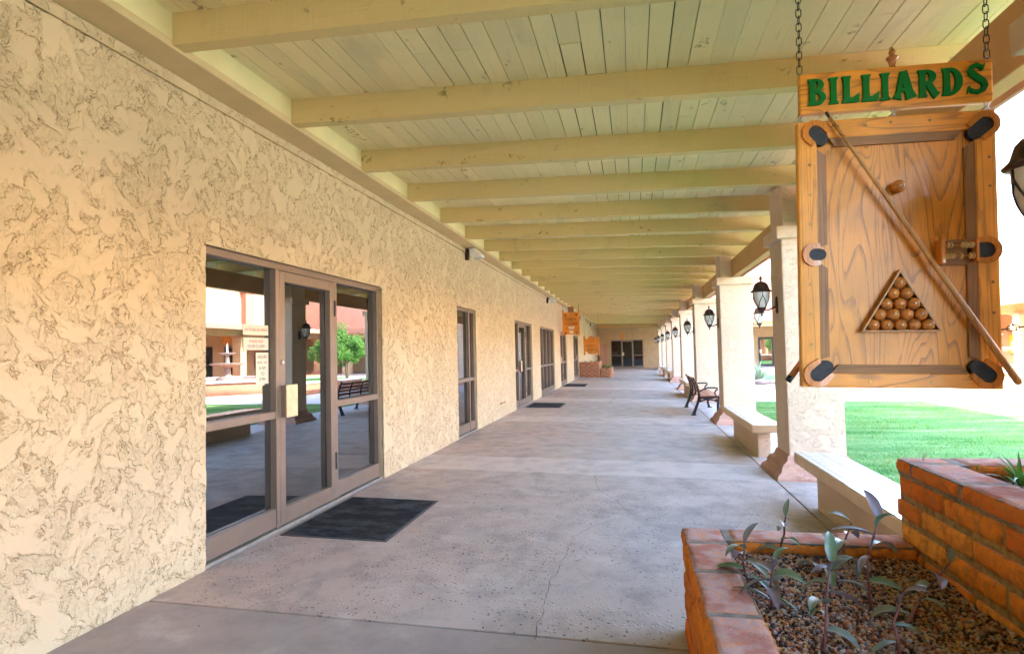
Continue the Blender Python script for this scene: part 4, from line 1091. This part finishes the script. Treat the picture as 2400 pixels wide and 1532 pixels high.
def park_bench():
    x0, ya, yb = 3.98, 13.44, 15.26; z0 = fz(4.2)
    t = thing('slatted_bench', (4.25, 14.35, z0), "slatted wooden bench with black iron arms facing the courtyard", "bench")
    for y in (ya, yb):
        b = MB(); fn = lambda u, v, d: (u, d, v)
        def band(pts, w, d0=-.028, d1=.028):
            L, R = [], []
            for i, p in enumerate(pts):
                a = pts[max(i-1, 0)]; c = pts[min(i+1, len(pts)-1)]; dx, dz = c[0]-a[0], c[1]-a[1]; l = math.hypot(dx, dz); ww = w[i] if hasattr(w, '__len__') else w
                L.append((p[0]-dz/l*ww/2, p[1]+dx/l*ww/2)); R.append((p[0]+dz/l*ww/2, p[1]-dx/l*ww/2))
            b.strip(L, R, lambda u, v, d: (u, y+d, v), d0, d1, 'iron')
        band([(3.985, z0), (4.02, z0+.10), (4.075, z0+.24), (4.11, z0+.36), (4.12, z0+.43)], [.075, .06, .052, .05, .05])
        band([(4.12, z0+.40), (4.115, z0+.50), (4.085, z0+.63), (4.045, z0+.74), (4.0, z0+.815)], [.05, .045, .04, .035, .03])
        band([(4.53, z0), (4.50, z0+.10), (4.495, z0+.22), (4.515, z0+.33), (4.52, z0+.41)], [.06, .05, .045, .05, .05])
        band([(4.10, z0+.385), (4.25, z0+.375), (4.40, z0+.385), (4.535, z0+.405)], [.06, .05, .05, .05])
        band([(4.12, z0+.30), (4.25, z0+.34), (4.38, z0+.335), (4.50, z0+.30)], [.03, .03, .03, .03], -.018, .018)
        b.tube([(4.115, y, z0+.50), (4.20, y, z0+.555), (4.30, y, z0+.59), (4.42, y, z0+.592), (4.50, y, z0+.585), (4.505, y, z0+.56), (4.465, y, z0+.53), (4.44, y, z0+.49), (4.45, y, z0+.45), (4.475, y, z0+.41)], .016, 8, 'iron')
        for cx in (4.13, 4.47): b.lathe([(.035, -.034), (.035, .034)], 16, (cx, y, z0+.32), 'iron', Matrix.Rotation(pi/2, 4, 'X'))
        for cx, dx in ((3.985, .06), (4.53, .05)): b.box(cx-.045, cx+.065, y-.035, y+.035, z0, z0+.016, 'iron', .004)
        b.build('end_frame', None, t, 35)
    b = MB()
    for i in range(5):
        x = 4.16+.088*i; b.box(x-.038, x+.038, ya-.03, yb+.03, z0+.408-.004*abs(i-2), z0+.430-.004*abs(i-2), 'slatwood', .004)
    b.build('seat', None, t)
    b = MB()
    pr = [(4.125, .50), (4.11, .585), (4.08, .67), (4.043, .755)]
    for (x, z) in pr:
        R4 = Matrix.Translation((x, 0, z0+z)) @ Matrix.Rotation(radians(-12-35*(z-.5)), 4, 'Y')
        b.box(-.011, .011, ya-.03, yb+.03, -.036, .036, 'slatwood', .004, M4=R4)
    for y in (ya+.6, yb-.6):
        b.tube([(4.10, y, z0+.42), (4.108, y, z0+.5), (4.09, y, z0+.60), (4.055, y, z0+.69), (4.02, y, z0+.785)], .018, 6, 'iron')
    b.build('backrest', None, t)
park_bench()

# ------------------------------------------------------------------ mats, floodlights, wall bits
def mats():
    for (x0, x1, y0, y1, l) in ((.05, .93, 4.23, 5.45, "charcoal door mat in front of the nearest glass door"), (.11, .97, 14.62, 15.9, "charcoal door mat at the second door along the wall"), (.03, .90, 23.05, 24.85, "charcoal door mat at the farthest door with a mat, below the heart sign")):
        t = thing('door_mat', ((x0+x1)/2, (y0+y1)/2, fz(x0)), l, "door mat", "charcoal door mats along the wall")
        for nm, e, m, h in (('border', 0, 'matedge', .006), ('pile', .025, 'mat', .0105)):
            b = MB(); c = []
            for zz in (.0006, h):
                for px, py in ((x0+e, y0+e), (x1-e, y0+e), (x1-e, y1-e), (x0+e, y1-e)): c.append((px, py, fz(px)+zz))
            b.hexa(c, m, .002); b.build(nm, None, t)
mats()
def flood():
    t = thing('floodlight', (0, 0, 0), "x", "floodlight", "white floodlights under the wall ledge")
    b = MB(); b.box(.0, .06, -.045, .045, -.09, .10, 'copper', .004); b.box(.06, .11, -.02, .02, .02, .09, 'copper', .004); b.build('bracket', None, t, None, False)
    b = MB(); fn = lambda u, v, d: (u, d, v)
    b.prism([(.09, .09), (.10, -.02), (.13, -.07), (.30, -.05), (.31, -.02), (.19, .095)], fn, -.10, .10, 'white'); b.build('housing', None, t, None, False)
    b = MB(); b.prism([(.14, -.071), (.15, -.079), (.285, -.063), (.29, -.053)], fn, -.085, .085, 'frost'); b.build('lens', None, t, None, False)
    return t
FL = flood(); FL.location = (0, 9.85, 3.045); FL['label'] = "nearest white floodlight under the ledge, above the narrow window"
for y, l in ((19.6, "second white floodlight along the ledge, before the heart sign"), (31.6, "third white floodlight, just past the heart sign"), (39.6, "farthest white floodlight near the end of the walkway")): dup(FL, (0, y, 3.045), l)
b = MB(); b.tube([(-.02, 12.30, .295), (.03, 12.32, .30), (.045, 12.40, .31), (.045, 12.58, .30), (.03, 12.62, .315)], .012, 8); tag(b.build('wall_tap', 'trim_pink'), "small pink painted pipe stub low on the wall between window and second door", "pipe")
b = MB(); b.box(.17, .60, 46.95, 47.0, .46, 1.80, 'stucco_pink', .01); b.box(.62, .76, 46.9, 47.04, -.02, 1.83, 'stucco_pink', .01); tag(b.build('screen_panel'), "pinkish screen panel with a post left of the end door", "panel")

# ------------------------------------------------------------------ small hanging signs
SIGNM = Matrix(((1, 0, 0, 0), (0, 0, -1, 0), (0, 1, 0, 0), (0, 0, 0, 1)))   # text facing -Y
def heart(b, cx, cz, s, y0, y1, mat):
    P = []
    for k in range(24):
        a = 2*pi*k/24; P.append((cx+s*.062*16*sin(a)**3/1., cz+s*.062*(13*cos(a)-5*cos(2*a)-2*cos(3*a)-cos(4*a))))
    b.prism(P, lambda u, v, d: (u, d, v), y0, y1, mat)
def heart_sign():
    Y = 22.75; x0, x1 = .14, .80; zb = 1.945
    t = thing('hanging_sign', (.47, Y, 3.1), "orange wooden sign with red hearts and two white plates, hanging over the wall side", "sign")
    b = MB(); b.box(x0+.05, x1-.05, Y, Y+.035, zb+.04, 2.83, 'signorange', .006); b.build('board', None, t)
    for x in (x0+.035, x1-.035):
        b = MB(); b.box(x-.035, x+.035, Y-.015, Y+.05, zb, 2.90, 'signorange', .01); b.build('side_rail', None, t)
    b = MB(); b.box(.365, .585, Y-.01, Y+.045, 2.83, 3.05, 'walnutZ', .012); b.build('crest', None, t)
    b = MB()
    for hx in (.265, .68):
        for hz in (2.72, 2.04): heart(b, hx, hz, .045, Y-.008, Y-.0005, 'signred')
    b.build('heart', None, t)
    text_mesh("CARDS", .13, 'signred', 'lettering', t, Matrix.Translation((.475, Y-.006, 2.56)) @ SIGNM, .005)
    text_mesh("ROOMS", .13, 'signred', 'lettering', t, Matrix.Translation((.475, Y-.006, 2.375)) @ SIGNM, .005)
    b = MB(); b.prism([(.37, 2.285), (.59, 2.285), (.575, 2.19), (.385, 2.19)], lambda u, v, d: (u, d, v), Y-.008, Y-.0005, 'paper'); b.build('plate', None, t)
    b = MB(); b.box(.41, .55, Y-.008, Y-.0005, 2.03, 2.13, 'paper'); b.build('plate', None, t)
    text_mesh("OPEN", .05, 'inkdark', 'plate_lettering', t, Matrix.Translation((.48, Y-.0095, 2.24)) @ SIGNM, .001)
    text_mesh("1-5", .06, 'inkdark', 'plate_lettering', t, Matrix.Translation((.48, Y-.0095, 2.08)) @ SIGNM, .001)
    for x in (x0+.035, x1-.035):
        b = MB(); b.tube([(x, Y+.015, 2.9), (x, Y+.015, rb(x)+.19)], .006, 6, 'chain'); b.build('hanger', None, t)
    Y = 29.6; x0, x1 = .37, 1.13
    t = thing('hanging_sign', (.75, Y, 2.1), "orange gem-shaped wooden sign with dark red lettering above the far brick planter", "sign")
    b = MB(); fn = lambda u, v, d: (u, d, v)
    b.prism([(.44, 1.97), (.50, 1.92), (.56, 1.95), (.62, 2.03), (.68, 2.05), (.75, 2.08), (.82, 2.05), (.88, 2.03), (.94, 1.95), (1.0, 1.92), (1.06, 1.97), (1.06, 1.36), (.92, 1.18), (.62, 1.18), (.44, 1.36)], fn, Y, Y+.035, 'signorange'); b.build('board', None, t)
    for x in (x0+.04, x1-.04):
        b = MB(); b.box(x-.04, x+.04, Y-.015, Y+.05, 1.14, 2.06, 'signorange', .01); b.build('side_rail', None, t)
    for s, z, w in (("ETHE", 1.81, .12), ("BANNINGER", 1.60, .095), ("CLUB", 1.38, .13)): text_mesh(s, w, 'signred', 'lettering', t, Matrix.Translation((.74, Y-.006, z)) @ SIGNM, .005)
    b = MB(); b.box(-.10, .10, -.004, 0, -.012, .012, 'signred', M4=Matrix.Translation((.99, Y-.001, 1.31)) @ Matrix.Rotation(radians(-52), 4, 'Y')); b.build('stripe', None, t)
    for x in (x0+.04, x1-.04):
        b = MB(); b.tube([(x, Y+.015, 2.06), (x, Y+.015, rb(x)+.19)], .005, 6, 'chain'); b.build('hanger', None, t)
    t = thing('hanging_sign', (2.05, 43, 2.6), "tiny orange sign hanging edge-on before the end door", "sign")
    b = MB(); b.box(1.98, 2.14, 42.6, 43.4, 2.05, 2.58, 'signorange', .02); b.build('board', None, t)
    b = MB(); b.tube([(2.06, 43, 2.58), (2.06, 43, rb(2)+.19)], .006, 6, 'chain'); b.build('hanger', None, t)
heart_sign()

# ------------------------------------------------------------------ the billiards sign
ANG = -.0231
EX = Vector((cos(ANG), 0, sin(ANG))); EZ = Vector((-sin(ANG), 0, cos(ANG))); O0 = Vector((3.514, 2.93, 1.183))
def billiards():
    t = thing('billiards_sign', O0, "hanging wooden BILLIARDS sign shaped as a small pool table", "sign")
    rot = Matrix(((cos(ANG), 0, -sin(ANG), 0), (0, 1, 0, 0), (sin(ANG), 0, cos(ANG), 0), (0, 0, 0, 1)))
    t.rotation_euler = rot.to_euler()
    # all geometry local: x = u, z = v, y: 0 = face of the rails, + = away from the viewer
    fn = lambda u, v, d: (u, d, v)
    def mk(b, name, smooth=None, parent=t): return b.build(name, None, parent, smooth, False)
    def arc(cx, cy, r, a0, a1, n=10): return [(cx+r*cos(radians(a0+(a1-a0)*k/n)), cy+r*sin(radians(a0+(a1-a0)*k/n))) for k in range(n+1)]
    Wd, Hd = .80, 1.213
    rw = .082                                    # rail width
    b = MB(); b.box(.03, Wd-.03, .026, .048, .03, Hd-.03, 'oak'); mk(b, 'table_bed')
    b = MB(); b.box(0, rw, 0, .046, 0, Hd, 'oakZ', .006, 2); mk(b, 'rail')
    b = MB(); b.box(Wd-rw, Wd, 0, .046, 0, Hd, 'oakZ', .006, 2); mk(b, 'rail')
    b = MB(); b.box(rw+.0005, Wd-rw-.0005, .001, .046, Hd-rw, Hd, 'oakX', .006, 2); mk(b, 'rail')
    b = MB(); b.box(rw+.0005, Wd-rw-.0005, .001, .046, 0, rw-.018, 'oakX', .006, 2); mk(b, 'rail')
    # cushions: sloped strips inside the rails
    def cushion(p, mat):
        """p: outer edge a,b then inner edge c,d (2-D)"""
        b = MB(); (a, c, d, e) = p
        b.hexa([(a[0], .003, a[1]), (c[0], .003, c[1]), (d[0], .012, d[1]), (e[0], .012, e[1]), (a[0], .0255, a[1]), (c[0], .0255, c[1]), (d[0], .0255, d[1]), (e[0], .0255, e[1])], mat); mk(b, 'cushion')
    cushion([(.135, 1.131), (.672, 1.131), (.648, 1.094), (.160, 1.094)], 'walnutX')
    cushion([(.125, .064), (.672, .064), (.648, .102), (.160, .102)], 'walnutX')
    for (za, zc) in ((.635, 1.082), (.125, .565)):
        cushion([(.082, za), (.082, zc), (.122, zc-.028), (.122, za+.012)], 'walnutZ')
        cushion([(.718, za), (.718, zc), (.681, zc-.028), (.681, za+.012)], 'walnutZ')
    # pockets: raised U of turned wood round a dark slot
    def pocket(cx, cz, ang, L=.055, r=.031, w=.026, back=.0):
        c, s = cos(radians(ang)), sin(radians(ang))
        T = lambda p: (cx+p[0]*c-p[1]*s, cz+p[0]*s+p[1]*c)
        inn = [(-L, r)]+arc(0, 0, r, 90, -90, 14)+[(-L, -r)]
        out = [(-L, r+w*.8)]+arc(0, 0, r+w, 90, -90, 14)+[(-L, -r-w*.8)]
        b = MB(); b.strip([T(p) for p in inn], [T(p) for p in out], fn, -.012, .004, 'pocketw')
        mk(b, 'pocket', 40)
        q = [(-L*1.0, r*.97)]+arc(0, 0, r*.97, 90, -90, 14)+[(-L*1.0, -r*.97)]
        ql = arc(-L, 0, r*.97, 90, 270, 10)
        b = MB(); b.prism([T(p) for p in q[:-1]]+[T(p) for p in [q[-1]]]+[T(p) for p in ql[::-1][1:-1]], fn, -.0045, .0243, 'pocketfill'); mk(b, 'pocket_slot')
    pocket(.075, 1.158, 130, .038); pocket(.757, 1.148, 42, .052)
    pocket(.064, .599, 180, .022, .027); pocket(.748, .599, 0, .034, .033)
    pocket(.064, .056, 222, .052); pocket(.742, .058, -42, .052)
    # screws
    b = MB()
    for (u, v) in ((.05, 1.013), (.05, .876), (.048, .741), (.042, .466), (.042, .33), (.042, .191), (.772, 1.003), (.772, .877), (.772, .46), (.772, .328), (.77, .189), (.286, 1.180), (.389, 1.186), (.545, 1.183), (.282, .026), (.526, .027)):
        b.lathe([(.0065, 0), (.0055, .0016)], 10, (u, .0, v), 'screw', Matrix.Rotation(pi/2, 4, 'X'))
    mk(b, 'screw')
    # triangle rack with its balls
    R = .0268
    cs = []
    for row in range(5):
        for k in range(row+1): cs.append((.4085+(k-row/2)*.0548, .465-row*.0469))
    for (u, v) in cs[1:] if False else cs:
        b = MB(); b.sphere((u, .002, v), R, 'ballw', 20); mk(b, 'ball')
    b = MB(); A, B_, C = (.4085, .522), (.248, .248), (.569, .248)
    cen = (.4085, .339)
    def off(p, k): return (cen[0]+(p[0]-cen[0])*k, cen[1]+(p[1]-cen[1])*k)
    b.strip([A, B_, C], [off(p, .93) for p in (A, B_, C)], fn, -.012, .0255, 'cuew', True); mk(b, 'rack')
    b = MB(); b.sphere((.412, -.004, .893), .0285, 'ballw', 20); b.lathe([(.02, 0), (.02, .03)], 14, (.408, .026, .890), 'ballw', Matrix.Rotation(pi/2, 4, 'X')); mk(b, 'cue_ball')
    # cue across the table and the butt of another one behind
    def cue(p0, p1, r0, r1, mat, name):
        b = MB(); P0, P1 = Vector(p0), Vector(p1)
        b.tube([P0.lerp(P1, k/8) for k in range(9)], [r0+(r1-r0)*(k/8) for k in range(9)], 12, mat)
        d = (P0-P1).normalized()
        b.tube([P0+d*.0005, P0+d*.028], [r0*1.03, r0*.95], 12, 'black'); b.sphere(P1, r1*.98, mat, 14)
        mk(b, name)
    cue((.129, -.024, 1.219), (.834, -.036, .036), .0065, .0148, 'cuew', 'cue')
    cue((-.028, .070, .044), (.52, .062, .84), .0150, .007, 'ballw', 'cue')
    b = MB()
    for (u, v) in ((.155, 1.175), (.18, 1.13), (.80, .095)):
        b.tube([(u-.012, .0, v+.005), (u-.01, -.03, v+.006), (u+.01, -.034, v-.005), (u+.012, .0, v-.006)], .0016, 6, 'black')
    mk(b, 'cue_clip')
    # score counter
    b = MB(); b.box(.560, .70, .012, .0255, .536, .650, 'walnutX', .003); mk(b, 'counter_back')
    b = MB(); b.box(.558, .575, -.045, .0118, .540, .648, 'pocketw', .003); b.box(.692, .703, -.045, .0118, .546, .640, 'pocketw', .003)
    b.tube([(.575, -.03, .618), (.692, -.03, .618)], .002, 6, 'oakX'); b.tube([(.575, -.03, .572), (.692, -.03, .572)], .002, 6, 'oakX'); mk(b, 'counter_frame')
    b = MB()
    for v, us in ((.618, (.590, .601, .645, .655, .664, .676, .686)), (.572, (.581, .590, .599, .610, .640, .674, .686))):
        for u in us: b.lathe([(.011, -.0035), (.0145, 0), (.011, .0035)], 14, (u, -.03, v), 'bead', Matrix.Rotation(pi/2, 4, 'Y'))
    mk(b, 'counter_bead')
    # head board, 3 mm proud of the table
    z0, z1 = 1.249, 1.438
    b = MB(); b.box(.012, .797, .002, .040, z0, z1, 'oakX', .008, 2); mk(b, 'head_board')
    b = MB(); b.lathe([(.012, 0), (.014, .004), (.011, .012), (.017, .03), (.021, .038), (.026, .044), (.024, .05), (.012, .054), (.010, .062), (.014, .072), (.010, .082), (.003, .095)], 16, (.408, .02, z1), 'ballw'); mk(b, 'finial', 40)
    # raised letters
    G = MB(); gl = [0]
    def P2(x, w, h0=1.2905, h=.1255):
        return lambda u, v: (x+u*w, h0+v*h)
    def piece(L, Rr, closed=False):
        gl[0] = (gl[0]+1) % 4; e = .0003*gl[0]
        G.strip(L, Rr, fn, -.010-e, .004, 'signgreen', closed)
    def stem(x0, x1, f=.008, zb=1.2905, zt=1.416):
        h = zt-zb; vs = [0, .05, .13, .5, .87, .95, 1.]; ex = [f, f*.9, 0, -.0012, 0, f*.9, f]
        piece([(x0-e, zb+v*h) for v, e in zip(vs, ex)], [(x1+e, zb+v*h) for v, e in zip(vs, ex)])
    def stroke(p, w):
        w = [q*1.3 for q in w] if hasattr(w, '__len__') else w*1.2
        L, R2 = [], []
        for i, q in enumerate(p):
            a, c = p[max(i-1, 0)], p[min(i+1, len(p)-1)]; dx, dz = c[0]-a[0], c[1]-a[1]; l = math.hypot(dx, dz) or 1; ww = w[i] if hasattr(w, '__len__') else w
            L.append((q[0]-dz/l*ww/2, q[1]+dx/l*ww/2)); R2.append((q[0]+dz/l*ww/2, q[1]-dx/l*ww/2))
        piece(L, R2)
    def bowl(x, zc, rx, rz, w):
        n = 14; o = [(x+rx*cos(radians(90-180*k/n)), zc+rz*sin(radians(90-180*k/n))) for k in range(n+1)]
        i = [(x+(rx-w)*cos(radians(90-180*k/n)), zc+(rz-w*.52)*sin(radians(90-180*k/n))) for k in range(n+1)]
        piece([(x-.008, zc+rz)]+o+[(x-.008, zc-rz)], [(x-.008, zc+rz-w*.52)]+i+[(x-.008, zc-rz+w*.52)])
    zb, zt = 1.2905, 1.416
    stem(.048, .075, .006); bowl(.076, 1.3845, .036, .0315, .025); bowl(.078, 1.326, .042, .0355, .028)
    stem(.141, .168); 
    for x in (.199, .283):
        stem(x-.002, x+.026, .006); piece([(x+.012, zb), (x+.044, zb), (x+.055, zb), (x+.064, zb+.002)], [(x+.012, zb+.023), (x+.038, zb+.023), (x+.050, zb+.032), (x+.0665, zb+.045)])
    stem(.362, .389)
    xa = .4535; stroke([(.424, zb), (.4315, zb+.028), (xa-.004, zt)], [.030, .015, .016]); stroke([(.485, zb), (.475, zb+.03), (xa, zt+.002)], [.036, .026, .022]); stroke([(.436, zb+.040), (.474, zb+.040)], .015)
    stem(.518, .545, .006); bowl(.546, 1.382, .042, .034, .027); stroke([(.553, 1.358), (.566, 1.33), (.580, 1.303), (.592, zb+.002)], [.018, .022, .022, .028])
    stem(.618, .645, .006); bowl(.645, 1.35325, .050, .06275, .029)
    sp = [(.775, 1.395), (.768, 1.412), (.752, 1.419), (.735, 1.412), (.728, 1.397), (.736, 1.378), (.755, 1.362), (.776, 1.345), (.784, 1.325), (.776, 1.305), (.757, 1.296), (.736, 1.300), (.722, 1.313)]
    stroke(sp, [.006, .013, .015, .017, .019, .021, .022, .021, .020, .018, .015, .013, .006])
    piece([(.770, 1.392), (.778, 1.394)], [(.781, 1.423), (.786, 1.423)]); piece([(.712, 1.292), (.716, 1.292)], [(.718, 1.325), (.727, 1.325)])
    for v in G.bm.verts: v.co.z = 1.3455+(v.co.z-1.35325)*.97; v.co.x = .404+(v.co.x-.414)*.962
    mk(G, 'lettering')
    # eyes, links between the two boards, and the two chains
    def link_(b, c, ln, wd, r, turn, mat, tilt=None):
        P = []
        for k in range(16):
            a = 2*pi*k/16; x = wd/2*cos(a); z = (ln/2-wd/2)*(1 if sin(a) > 0 else -1)*(1 if abs(sin(a)) > .01 else 0)+wd/2*sin(a)
            v = Vector((x, 0, z)) if not turn else Vector((0, x, z))
            if tilt: v = tilt @ v
            P.append(Vector(c)+v)
        b.tube(P, r, 6, mat, closed=True)
    for u in (.02, .408, .779):
        b = MB(); link_(b, (u, .02, 1.248), .026, .022, .0022, 0, 'steel'); link_(b, (u, .02, 1.231), .026, .016, .0022, 1, 'steel'); link_(b, (u, .02, 1.216), .024, .020, .0022, 0, 'steel'); mk(b, 'link')
    for u in (.018, .784):
        b = MB(); zt_ = rb(O0.x+u)-(O0.z+u*sin(ANG)); z = z1+.006; k = 0
        link_(b, (u, .02, z), .02, .016, .002, 0, 'steel'); z += .022
        while z < zt_+.01:
            link_(b, (u, .02, z), .042, .0225, .0021, k % 2, 'chain'); z += .0335; k += 1
        mk(b, 'chain')
    # short tie chain back to the pillar
    b = MB(); p0, p1 = Vector((.80, .03, .253)), Vector((.93, -.19, .283)); d = (p1-p0); n = 6
    T = d.to_track_quat('Z', 'Y').to_matrix()
    for k in range(n+1): link_(b, p0.lerp(p1, (k+.4)/n), .050, .023, .0021, k % 2, 'chain', T)
    mk(b, 'tie_chain')
billiards()
